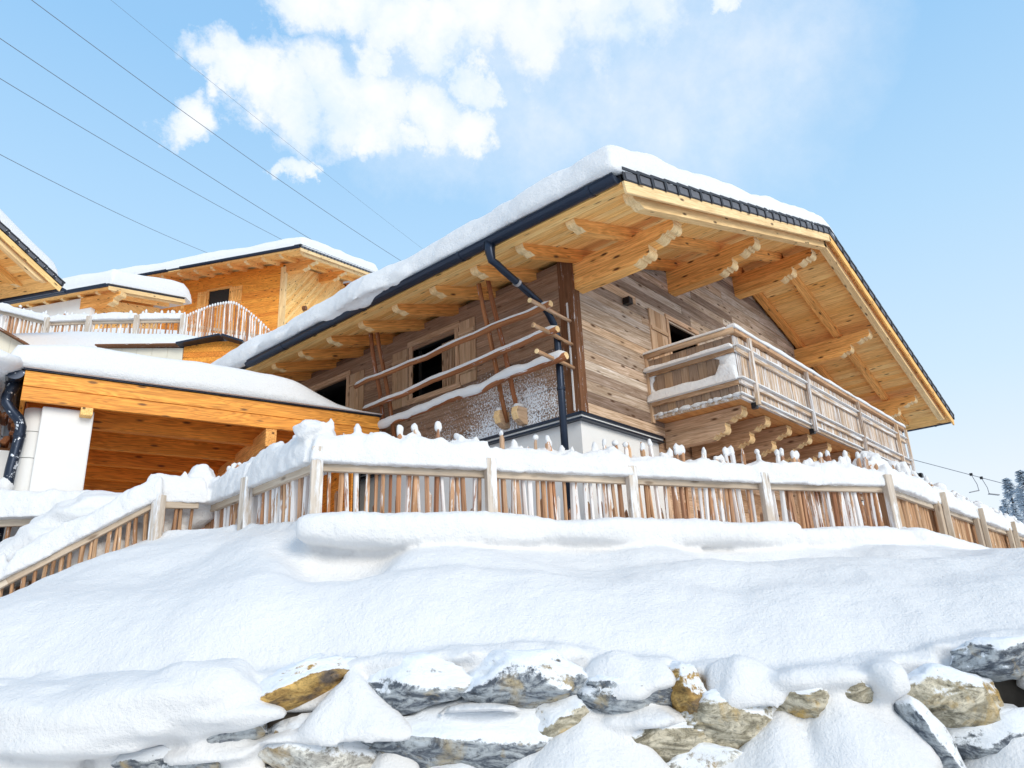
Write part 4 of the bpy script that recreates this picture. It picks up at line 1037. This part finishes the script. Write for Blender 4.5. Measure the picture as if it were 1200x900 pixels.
# annex: pale wall with an orange boarded gable under a thin snow roof
AO = Vector((-2.2, 12.0, 2.6))
AX = tag(empty('annex', AO), 'low annex with cream panels and an orange boarded end under a snow ledge', 'shed')
def aa(p): return Vector(p)-AO
def sheet(name, pts, th, mat, parent=AX, cnt=1):
    """wall of cnt boards standing on the line pts[0]-pts[1], bottom z, top z at both ends"""
    (x0, y0, b0, t0), (x1, y1, b1, t1) = pts; d = Vector((x1-x0, y1-y0, 0)).normalized(); n_ = Vector((-d.y, d.x, 0))*th; res = None
    for i in range(cnt):
        k0, k1 = i/cnt, (i+1)/cnt-.004
        q = [Vector((x0+(x1-x0)*k, y0+(y1-y0)*k, 0)) for k in (k0, k1)]
        zb = [b0+(b1-b0)*k for k in (k0, k1)]; zt = [t0+(t1-t0)*k for k in (k0, k1)]
        vs_ = [aa((q[0].x, q[0].y, zb[0])), aa((q[1].x, q[1].y, zb[1])), aa((q[1].x, q[1].y, zt[1])), aa((q[0].x, q[0].y, zt[0]))]
        vs_ += [v+n_ for v in vs_]; b = MB(); b.add(vs_, [(0, 1, 2, 3), (7, 6, 5, 4), (0, 4, 5, 1), (1, 5, 6, 2), (2, 6, 7, 3), (3, 7, 4, 0)]); b.build(name, M[mat], parent)
sheet('cream_panel', ((-2.18, 12.16, 3.0, 4.02), (-.958, 10.79, 3.0, 3.95)), .1, 'cream', cnt=5)
for i in range(8): 
    z0 = 3.05+i*.13; sheet('orange_board', ((-.95, 10.78, z0, z0+.124), (-.03, 9.75, z0, z0+.124)), .08, 'orange')
b = MB(); pr = [aa((-1.0, 10.85, 3.99)), aa((-.357, 10.03, 4.14)), aa((.02, 9.70, 3.97))]
bb = MB()
for p, q in zip(pr, pr[1:]): bb.bar(p, q, .5, .05)
bb.build('roof_edge', M['gutter'], AX)
bb = MB(); bb.bar(aa((-2.3, 12.3, 4.05)), aa((-.95, 10.8, 3.99)), .4, .03); bb.build('roof_edge', M['dark'], AX)
sheet('cream_panel', ((-4.4, 14.3, 3.3, 4.85), (-3.433, 13.554, 3.3, 4.13)), .1, 'cream', cnt=3)
bb = MB(); bb.bar(aa((-4.5, 14.35, 4.95)), aa((-3.38, 13.5, 4.12)), .5, .04); bb.build('roof_edge', M['dark'], AX)
# ------------------------------------------------------------------ snow ground
def tps(P, vals):
    P = np.array(P, float)/10; n_ = len(P); d_ = np.linalg.norm(P[:, None]-P[None], axis=2)
    K = np.where(d_ > 0, d_**2*np.log(d_+1e-12), 0)+np.eye(n_)*.02; A = np.zeros((n_+3, n_+3)); A[:n_, :n_] = K; A[:n_, n_] = 1; A[:n_, n_+1:] = P; A[n_, :n_] = 1; A[n_+1:, :n_] = P.T
    w = np.linalg.solve(A, np.r_[vals, 0, 0, 0])
    def ev(x, y):
        q = np.array([x, y])/10; dd = np.linalg.norm(P-q, axis=1); k = np.where(dd > 0, dd**2*np.log(dd+1e-12), 0)
        return float(k @ w[:n_]+w[n_]+w[n_+1]*q[0]+w[n_+2]*q[1])
    return ev
CPT = [(-3.2, 1.5, -2.15), (-1, .5, -2.15), (0, -2, -2.2), (3, -2.4, -2.2), (8, -2.6, -2.2), (14, -2.8, -2.3), (13, 2, -2.2), (6, 4, -2.3), (0, 8, -2.3), (12, 8, -1.8), (-4.5, 6, -2.4), (-3, 9, -2.2),
       (-7, 6, -2.8), (-8.5, 4, -3.8), (-10, 0, -4.8), (-9, -5, -4.85), (-6, -4, -4.9), (-3, -8, -4.9), (-2.5, -3.5, -4.8), (2.5, -6, -4.6), (6, -10, -4.9), (14, -9, -4.7), (10, -5.5, -3.9), (17, -5, -3.4), (-14, -8, -5.5), (-20, 5, -4), (0, -20, -6), (25, -15, -5), (25, 3, -2.6),
       (-3, 12, 1.0), (2, 11.5, 1.0), (9, 12, .5), (-2.6, 13.2, 3.1), (-1, 11.8, 2.6), (.5, 12, 4.2), (1.2, 13.2, 5.3), (2.6, 13.8, 5.4), (-4.5, 15, 4.0), (-1.6, 16.5, 6.08), (0, 15.4, 5.93), (-2.0, 19, 6.4), (-.9, 18.1, 6.45), (.9, 16.1, 6.3), (2, 16.3, 6.3), (3.3, 14.8, 5.7), (6, 16, 7), (1, 21, 8.4), (6, 21.5, 9.3), (10, 21, 9.0), (0, 24, 8.6), (6, 27, 10), (15, 20, 6), (-8, 18, 4.5), (-6, 24, 7.5), (22, 12, -1), (-16, 22, 4), (10, 40, 14), (-10, 45, 13), (30, 30, 4), (40, 5, -3), (45, 45, 10), (-35, 30, 6), (-30, -20, -8), (40, -30, -8)]
g_ = tps([(a, c) for a, c, _ in CPT], [z for _, _, z in CPT])
def grid(name, xs, ys, fz, label=None):
    b = MB(); vs_ = [(x, y, fz(x, y)) for x in xs for y in ys]; n_ = len(ys)
    b.add(vs_, [(i*n_+j, (i+1)*n_+j, (i+1)*n_+j+1, i*n_+j+1) for i in range(len(xs)-1) for j in range(n_-1)])
    return b
def gz(x, y):
    z = g_(x, y)+.05*nz(x, y, 0, .5)
    return z
b = grid('snow_ground', frange(-36, 46, .5), frange(-32, 48, .5), gz)
tag(b.build('snow_ground', M['snow'], None, smooth=True), kind='structure')
def farz(x, y):
    R_ = math.hypot(x-5, y-5)
    base = gz(max(-36, min(46, x)), max(-32, min(48, y)))
    k = min(1, max(0, (R_-50)/150)); far = 4*nz(x, y, 2, .004)-14+ (40*max(0, min(1, (y-60)/400)) if x < y*1.2 else 0)
    h = 13.5*math.exp(-(((x-108)/24)**2+((y-3)/14)**2))
    z = base*(1-k)+far*k+h
    if -35.5 < x < 45.5 and -31.5 < y < 47.5: z -= 3.0
    return z
xs = sorted(set([-3000, -1800, -1000, -600, -350, -220, -140, -90, -60, -45, -36, 46, 52]+[60, 66, 72, 78, 84, 88, 92, 96, 100, 106, 112, 120, 130, 150, 200, 300, 500, 900, 1700, 3000]+list(range(-30, 46, 8))))
ys = sorted(set([-3000, -1800, -1000, -600, -350, -220, -140, -90, -60, -45, -32, 48, 56]+[-24, -16, -10, -5, 0, 4, 8, 12, 16, 24, 32, 40]+[66, 80, 110, 160, 240, 400, 700, 1200, 2000, 3000]))
b = grid('hillside', xs, ys, farz); tag(b.build('hillside', M['snow'], None, smooth=True), kind='structure')

# foreground bank, in a frame whose s runs to the right and d away from the road
RH = Vector((math.cos(YAW), -math.sin(YAW), 0)); FH = Vector((math.sin(YAW), math.cos(YAW), 0)); G0 = Vector((CX, CY, 0))
def G(s, d, z): return G0+RH*s+FH*d+Vector((0, 0, z))
DF = [(-10, 9.3), (-5.9, 9.0), (-4.37, 9.05), (-3.2, 8.6), (-2.03, 7.48), (5.03, 10.3), (6.63, 12.1), (10.3, 16.2), (13, 19.2)]
ZF_ = [(-10, -3.0), (-7, -2.55), (-5.9, -2.24), (-4.4, -1.62), (-3.3, -1.62), (-2, -1.82), (3, -1.84), (6, -1.86), (10, -1.92), (13, -2.0)]
DR = [(-10, 6.0), (-4.4, 6.0), (-2.5, 5.85), (0, 5.9), (3, 5.95), (4, 6.0), (13, 7.0)]
ZR_ = [(-10, -3.5), (-3.6, -3.25), (-2, -3.27), (-1.2, -3.20), (0, -3.16), (1, -3.30), (1.9, -3.43), (2.5, -3.42), (3.2, -3.26), (4, -3.2), (13, -3.0)]
def lerp(T, x): return float(np.interp(x, [a for a, _ in T], [c for _, c in T]))
def bankz(s, d):
    df, dr, zf, zr = lerp(DF, s), lerp(DR, s), lerp(ZF_, s), lerp(ZR_, s)
    t_ = (d-dr)/(df-dr)
    if t_ > 1: return zf-.10*min(1, (d-df)/1.5)+.04*nz(s, d, 4, 1.2)
    q = max(0, t_)
    prof = 1-(1-q)**1.5
    prof = .42*(1-math.exp(-q*5.5))+.58*(q**1.1) if q < .999 else 1
    z = zr+(zf-.06-zr)*prof
    z += (.12*nz(s, d, 1, .75)+.05*nz(s, d, 6, 1.6)+.010*nz(s, d, 9, 5))*min(1, (1-q)*6)
    if -2.2 < s < 5.3: z -= .15*math.exp(-max(0, (1-q)-.03)*3.2)*min(1, (s+2.2)/.25, (5.3-s)/.5)*(1 if q < .985 else .3)
    # old slide hollows below the fence
    for (hs, hd, rs_, rd_, a_) in ((-1.75, .80, .55, .16, .20), (-1.6, .62, .40, .14, .16), (3.0, .74, 1.2, .10, .18), (4.3, .62, .9, .10, .16), (.6, .45, .5, .1, .05), (-3.2, .5, .5, .2, .10), (1.4, .62, .9, .07, .08), (-.4, .50, .9, .08, .07), (2.2, .34, .9, .07, .07)):
        z -= a_*math.exp(-((s-hs)/rs_)**4-((q-hd)/rd_)**2)
    return z
b = MB(); S_ = frange(-9.5, 12.5, .09)
for s in S_: pass
nd = 64
vs_ = []; 
for s in S_:
    dr, df = lerp(DR, s)-.10+.07*nz(s, 0, 3, 1.3), lerp(DF, s)+1.3
    for j in range(nd+1):
        q = (j/nd); d = dr+(df-dr)*q
        vs_.append(G(s, d, bankz(s, d)-(.10*(1-min(1, (d-dr)/.14))**2)))
nt_ = len(vs_)
for s in S_:
    dr, df = lerp(DR, s)-.10+.07*nz(s, 0, 3, 1.3), lerp(DF, s)+1.3
    for j in range(nd+1):
        q = (j/nd); d = dr+(df-dr)*q; zr = lerp(ZR_, s)
        vs_.append(G(s, d, min(zr-.16+.08*nz(s, 1, 8, 2.2), bankz(s, d)-.14)-.35*min(1, q*3)))
m_ = nd+1; fs_ = []
for i in range(len(S_)-1):
    for j in range(nd):
        q = (i*m_+j, (i+1)*m_+j, (i+1)*m_+j+1, i*m_+j+1); fs_ += [q, tuple(k+nt_ for k in q[::-1])]
    fs_ += [(i*m_, i*m_+nt_, (i+1)*m_+nt_, (i+1)*m_), (i*m_+nd, (i+1)*m_+nd, (i+1)*m_+nd+nt_, i*m_+nd+nt_)]
for j in range(nd):
    e = (len(S_)-1)*m_; fs_ += [(j, j+1, j+1+nt_, j+nt_), (e+j+1, e+j, e+j+nt_, e+j+1+nt_)]
b.add(vs_, fs_)
# ledge of snow along the foot of the front fence, in three slabs
def slab(s0, s1, seed, dz=0.0):
    n_ = int((s1-s0)/.13)
    for i in range(n_+1):
        s = s0+(s1-s0)*i/n_; d = lerp(DF, s)-.22+.03*nz(s, seed, 2, 1.5); e = min(i, n_-i); k = 1 if e > 1 else .86+.07*e
        b.blob(G(s, d, lerp(ZF_, s)-.13+dz+.03*nz(s, seed, 5, 1.2)), (.17, (.30+.09*nz(s, seed, 1, 1.3))*k, (.165+.07*nz(s, seed, 8, 1.1))*k), 2, .05, sq=.66, rz=-(YAW)+.0, seed=s)
slab(-1.95, 3.28, 1); slab(3.52, 4.92, 2, -.02); 
for i in range(26):
    s = 5.2+i*.26; b.blob(G(s, lerp(DF, s)-.25, lerp(ZF_, s)-.12), (.3, .3, .15), 2, .05, sq=.8)
# mounds on and between the boulders: (s, d, z, rs, rd, rz)
# rounded mounds: (s, d, z, rs, rd, rz)
MND = [(-2.75, 5.72, -3.38, .88, .42, .25), (-2.30, 5.68, -3.33, .48, .33, .25), (-3.35, 5.75, -3.42, .72, .42, .26), (-3.0, 5.6, -3.56, .62, .33, .12), (-2.10, 5.64, -3.44, .40, .26, .12),
       (2.05, 5.76, -3.40, .40, .22, .10), (3.95, 5.75, -3.45, .45, .3, .2), (2.52, 5.74, -3.42, .14, .24, .16)]
for i, (s, d, z, a, c, e) in enumerate(MND): b.blob(G(s, d, z), (a, c, e), 3, .16, 1.6, rz=-YAW, seed=i, sq=.94)
# heaps leaning on the stones: (s, top z, half width at the foot, height)
HP = [(-1.22, -3.21, .36, .44), (-1.05, -3.36, .30, .30), (1.53, -3.21, .27, .34, .35), (.66, -3.14, .30, .33, .5), (.88, -3.20, .2, .2, .5), (.46, -3.51, .62, .62), (.16, -3.66, .5, .4),  (2.15, -3.44, .62, .66), (1.78, -3.58, .55, .55), (2.42, -3.52, .4, .5), (2.50, -3.50, .28, .62, .6), (3.45, -3.66, .60, .5, .6), (4.0, -3.55, .7, .6),
      (-2.0, -3.66, .22, .3, .5), (-2.42, -3.70, .15, .25, .5), (-.93, -3.68, .20, .3, .5), (1.32, -3.80, .35, .3, .6), (-3.5, -3.50, .7, .5), (-2.9, -3.66, .4, .4), (-4.2, -3.4, .8, .6), (.82, -3.49, .34, .16, .6), (-1.55, -3.53, .36, .12, .6), (-.35, -3.44, .34, .07, .6), (-2.15, -3.54, .4, .2, .6)]
def heap(s, zt, hw, h, pw=.8, seed=0, dd=5.74):
    n_, sg = 12, 28; vs_ = []
    for i in range(n_+1):
        t_ = i/n_; rr = (hw*(t_**pw)+.02)*(1-max(0, t_-.8)/.2*.25)
        for k in range(sg):
            a_ = 2*PI*k/sg; w_ = 1+.38*nz(math.cos(a_)*.9, math.sin(a_)*.9, seed+t_*.8, 1.1)+.06*nz(math.cos(a_)*3, math.sin(a_)*3, seed+t_*4)
            vs_.append(G(s+math.cos(a_)*rr*w_, dd-.10*t_+math.sin(a_)*rr*w_*.62, zt-h*t_*(1+.22*nz(math.cos(a_)*1.6, math.sin(a_)*1.6, seed, 1.2))+.02*nz(math.cos(a_)*2, math.sin(a_)*2, seed)))
    fs_ = [(i*sg+k, (i+1)*sg+k, (i+1)*sg+(k+1) % sg, i*sg+(k+1) % sg) for i in range(n_) for k in range(sg)]+[tuple(range(sg)), tuple(n_*sg+k for k in range(sg))[::-1]]
    b.add(vs_, fs_)
for i, hp in enumerate(HP): heap(*hp[:4], pw=hp[4] if len(hp) > 4 else .8, seed=i*3.1, dd=5.74 if len(hp) < 5 else 5.80)
for i in range(26):
    s = -4.6+i*.37+rnd.uniform(-.1, .1); z = lerp(ZR_, s)
    b.blob(G(s, lerp(DR, s)+.06+rnd.uniform(-.03, .03), z+.02+.05*nz(s, 3, 3, 1.8)), (rnd.uniform(.25, .42), rnd.uniform(.16, .22), rnd.uniform(.07, .10)), 3, .2, rz=-YAW, seed=i)
for i in range(26):
    s = rnd.uniform(-4.8, 4.8); b.blob(G(s, rnd.uniform(5.2, 5.45), rnd.uniform(-4.65, -4.3)), (rnd.uniform(.3, .6), .35, rnd.uniform(.18, .35)), 2, .2, rz=-YAW, seed=i)
PL_v = len(b.v); b.add(PL.v, PL.f)
BK = b.build('snow_bank', M['snow'], None, smooth=True)
tag(BK, kind='structure')
md = BK.modifiers.new('remesh', 'REMESH'); md.mode = 'VOXEL'; md.voxel_size = .030; md.use_smooth_shade = True
md = BK.modifiers.new('smooth', 'SMOOTH'); md.iterations = 4; md.factor = .5
tx = bpy.data.textures.new('bank_lumps', 'CLOUDS'); tx.noise_scale = .30; tx.noise_depth = 4
md = BK.modifiers.new('lumps', 'DISPLACE'); md.texture = tx; md.strength = .035; md.mid_level = .5; md.texture_coords = 'GLOBAL'

# road in front, under snow
tag(grid('road', [-60, -20, -12, -6, 0, 6, 12, 20, 60], [-60, 5.25], lambda x, y: 0).build('road', M['snow'], None), kind='structure')
ro = bpy.data.objects['road']
for v in ro.data.vertices: v.co = G(v.co.x, v.co.y if v.co.y > 0 else -4, -4.72)

# ------------------------------------------------------------------ boulder wall
BW_ = tag(empty('boulder_wall', G(0, 5.9, -4.7)), 'retaining wall of rough grey and tan boulders poking out of the snow bank', 'wall')
WO = G(0, 5.9, -4.7)
b = MB(); S2 = frange(-9, 11, .14); D2 = frange(-4.9, -3.36, .1); vs_ = []
for s in S2:
    for z in D2: vs_.append(G(s, lerp(DR, s)+.00+.05*nz(s, z, 2, 3), z if z > -4.85 else z)-WO)
for s in S2: vs_.append(G(s, lerp(DR, s)+1.2, -3.5)-WO)
m_ = len(D2); fs_ = [(i*m_+j, (i+1)*m_+j, (i+1)*m_+j+1, i*m_+j+1) for i in range(len(S2)-1) for j in range(m_-1)]
k0 = len(S2)*m_; fs_ += [(i*m_+m_-1, (i+1)*m_+m_-1, k0+i+1, k0+i) for i in range(len(S2)-1)]
b.add(vs_, fs_).build('earth_core', M['soil'], BW_, smooth=True)
def stone(s, z, w, h, tilt=0, mat='rgrey', seed=0, dep=.42, d=5.82):
    bm = bmesh.new(); bmesh.ops.create_icosphere(bm, subdivisions=4, radius=1)
    R2 = Matrix.Rotation(math.radians(tilt), 3, 'Y')
    rr = random.Random(seed*7+3); pl = [(Vector((rr.uniform(-1, 1), rr.uniform(-1, .6), rr.uniform(-1, 1))).normalized(), rr.uniform(.62, .88)) for _ in range(11)]
    for v in bm.verts:
        p = v.co.copy()
        p = Vector([math.copysign(abs(q)**.8, q) for q in p])
        for n_, c in pl:
            e = p.dot(n_)-c
            if e > 0: p -= n_*e*.85
        p *= 1+.10*mn.noise(p*1.6+Vector((seed, 0, 0)))+.05*mn.noise(p*4.2+Vector((0, seed, 0)))
        rid = abs(mn.noise(Vector((p.x*2.2, p.y*3, p.z*7+seed)))); p *= 1-.16*rid+.05*mn.noise(p*9)+.02*mn.noise(p*23)
        q = R2 @ Vector((p.x*w/2*1.12, p.y*dep/2*1.15, p.z*h/2*1.12))
        v.co = RH*q.x+FH*q.y+Vector((0, 0, q.z))
    me = bpy.data.meshes.new('stone'); bm.to_mesh(me); bm.free(); me.materials.append(M[mat]); me.polygons.foreach_set('use_smooth', [True]*len(me.polygons))
    o = link('stone', me, BW_); o.location = G(s, d, z)-WO; return o
ST = [(-1.66, -3.28, .95, .22, -17, 'rgold'), (-.80, -3.31, .74, .30, -4, 'rgrey'), (.0, -3.29, .86, .34, 2, 'rgrey'), (.72, -3.43, .66, .24, 2, 'rgrey'), (1.13, -3.43, .24, .28, -20, 'rgold'),
      (1.44, -3.62, .74, .38, 3, 'rtan'), (1.93, -3.54, .42, .22, -2, 'rtan'), (2.30, -3.50, .36, .20, 6, 'rtan'), (2.97, -3.53, .80, .34, 3, 'rtan'), (3.40, -3.31, .62, .26, -8, 'rgrey'),
      (2.74, -3.86, .26, .58, -32, 'rgrey'), (-.52, -3.67, 1.36, .42, 1, 'rgrey'), (.84, -3.70, .80, .34, 6, 'rtan'), (.26, -3.60, .46, .34, 10, 'rtan'),
      (-2.40, -3.78, 1.05, .32, -10, 'rgrey'), (-1.50, -3.70, .84, .36, 8, 'rwhite'), (-2.05, -3.56, .5, .26, 4, 'rgrey'), (-1.75, -4.0, .7, .3, 0, 'rgrey'), (-.45, -3.98, .9, .26, 2, 'rwhite'), (.35, -3.95, .7, .34, 0, 'rgrey'), (1.25, -3.95, .7, .34, -4, 'rwhite'),
      (2.0, -3.85, .75, .36, 3, 'rtan'), (3.3, -3.86, .75, .36, 0, 'rgrey'), (-2.9, -3.5, .8, .4, 0, 'rgrey'), (-3.6, -3.5, .7, .4, 5, 'rtan'), (-3.1, -3.95, .9, .4, 0, 'rgrey'), (-4.3, -3.6, .8, .5, 0, 'rgrey'), (-4.1, -4.1, .9, .4, 0, 'rtan'),
      (3.95, -3.4, .6, .4, 0, 'rtan'), (4.5, -3.6, .8, .5, 0, 'rgrey'), (4.1, -3.95, .7, .4, 0, 'rgrey'), (5.2, -3.5, .8, .5, 0, 'rtan'), (5.0, -4.0, .9, .5, 0, 'rgrey'), (-5.1, -3.7, .9, .5, 0, 'rgrey'), (-5.0, -4.2, .8, .4, 0, 'rgrey')]
for i in range(20): ST.append((-5+i*.55, -4.42+.05*math.sin(i*2.1), .62, .42, (i*37) % 17-8, ('rgrey', 'rtan', 'rwhite')[i % 3]))
ST = [(a[0], a[1], a[2]*1.08, a[3]*1.2, a[4], a[5]) for a in ST]
for i, a in enumerate(ST): stone(*a, seed=i, d=5.80 if i not in (10,) else 5.66)

# ------------------------------------------------------------------ cables
def cable(name, label, p0, t0, p1, t1, rad, sag=.5, ext=(.6, .35), grp=None, cat='cable'):
    A, B = atk(*p0, t0), atk(*p1, t1); D_ = B-A; pts = []
    for i in range(41):
        k = -ext[0]+(1+ext[0]+ext[1])*i/40; p = A+D_*k; p.z -= sag*4*k*(1-k); pts.append(p)
    return tag(MB().tube(pts, rad, 6).build(name, M['cable'], None, smooth=True), label, cat, grp)
cable('power_cable', 'thin overhead cable, highest and rightmost of the dark ones, ending behind the big roof', (37, 0), 34, (450, 293), 60, .017, .3, grp='overhead cables')
cable('power_cable', 'thin overhead cable, second from the top, ending beside the right tip of the upper chalet', (0, 45), 34, (425, 316), 60, .017, .3, grp='overhead cables')
cable('power_cable', 'thin overhead cable, third from the top, meeting the middle of the upper chalet roof', (0, 92), 34, (323, 277), 60, .016, .2, grp='overhead cables')
cable('power_cable', 'lowest of the thin overhead cables, ending at the left end of the upper chalet roof', (0, 181), 34, (240, 295), 60, .015, .2, grp='overhead cables')
cable('power_cable', 'faint far overhead cable crossing in front of the cloud', (130, 0), 80, (480, 280), 130, .016, .3, (.4, .25), grp='overhead cables')
LA, LB = Vector((57.276, 8.808, 9.384)), Vector((63.438, 3.054, 6.903))
pts = [LA+(LB-LA)*(-.9+i*.25) for i in range(13)]
tag(MB().tube(pts, .026, 6).build('lift_cable', M['cable'], None), 'ski lift cable sloping down to the right beyond the balcony', 'cable')
for (P, lab) in ((Vector((60.372, 5.897, 8.174)), 'left one of two ski lift hangers on the far cable'), (Vector((60.976, 5.359, 7.883)), 'right one of two ski lift hangers on the far cable')):
    e = tag(empty('lift_hanger', P), lab, 'ski lift', 'ski lift hangers')
    d = RH; k_ = .0
    MB().tube([(0, 0, 0), d*.12+Vector((0, 0, -.35)), d*.28+Vector((0, 0, -.8)), d*.30+Vector((0, 0, -1.25)), d*.2+Vector((0, 0, -1.35))], .024, 6).build('hanger_rod', M['cable'], e)
    s_ = -1 if 'left' in lab else 1
    MB().box((-.1, -.1, -.1), (.1, .1, .1)).build('grip', M['black'], e)
    b = MB(); b.bar(d*.30+Vector((0, 0, -1.3)), d*(.30+.75*s_)+Vector((0, 0, -1.42)), .2, .07); b.build('seat', M['cable'], e)

# ------------------------------------------------------------------ frosted conifers on the far hill
M['frost'] = plain('hazed_frosted_needles', (.72, .78, .84), .9, 0, .2, 3, .1)  # frost on needles, paled and blued with distance haze put into the colour
M['needle'] = plain('dark_needles', (.16, .22, .27), .9, 0, .3, 3, .1)
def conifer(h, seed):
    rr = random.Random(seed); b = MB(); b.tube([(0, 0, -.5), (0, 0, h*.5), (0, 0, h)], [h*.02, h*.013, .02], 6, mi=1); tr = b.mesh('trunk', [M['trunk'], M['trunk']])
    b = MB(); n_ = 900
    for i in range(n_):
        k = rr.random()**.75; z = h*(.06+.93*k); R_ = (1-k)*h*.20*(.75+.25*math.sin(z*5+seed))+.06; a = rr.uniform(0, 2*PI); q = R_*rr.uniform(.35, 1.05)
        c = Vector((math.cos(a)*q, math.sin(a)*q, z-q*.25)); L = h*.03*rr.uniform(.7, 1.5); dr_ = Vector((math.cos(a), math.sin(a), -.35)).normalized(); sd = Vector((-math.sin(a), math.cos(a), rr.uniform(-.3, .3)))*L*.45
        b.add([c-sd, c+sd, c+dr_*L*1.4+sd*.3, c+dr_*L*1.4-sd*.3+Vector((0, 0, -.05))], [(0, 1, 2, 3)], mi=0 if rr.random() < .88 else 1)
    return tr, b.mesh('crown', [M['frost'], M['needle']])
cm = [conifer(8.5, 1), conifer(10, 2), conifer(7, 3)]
labs = ['frosted spruce at the right edge, tallest of the far clump', 'frosted spruce left of the tallest in the far clump', 'small frosted spruce at the left foot of the far clump']
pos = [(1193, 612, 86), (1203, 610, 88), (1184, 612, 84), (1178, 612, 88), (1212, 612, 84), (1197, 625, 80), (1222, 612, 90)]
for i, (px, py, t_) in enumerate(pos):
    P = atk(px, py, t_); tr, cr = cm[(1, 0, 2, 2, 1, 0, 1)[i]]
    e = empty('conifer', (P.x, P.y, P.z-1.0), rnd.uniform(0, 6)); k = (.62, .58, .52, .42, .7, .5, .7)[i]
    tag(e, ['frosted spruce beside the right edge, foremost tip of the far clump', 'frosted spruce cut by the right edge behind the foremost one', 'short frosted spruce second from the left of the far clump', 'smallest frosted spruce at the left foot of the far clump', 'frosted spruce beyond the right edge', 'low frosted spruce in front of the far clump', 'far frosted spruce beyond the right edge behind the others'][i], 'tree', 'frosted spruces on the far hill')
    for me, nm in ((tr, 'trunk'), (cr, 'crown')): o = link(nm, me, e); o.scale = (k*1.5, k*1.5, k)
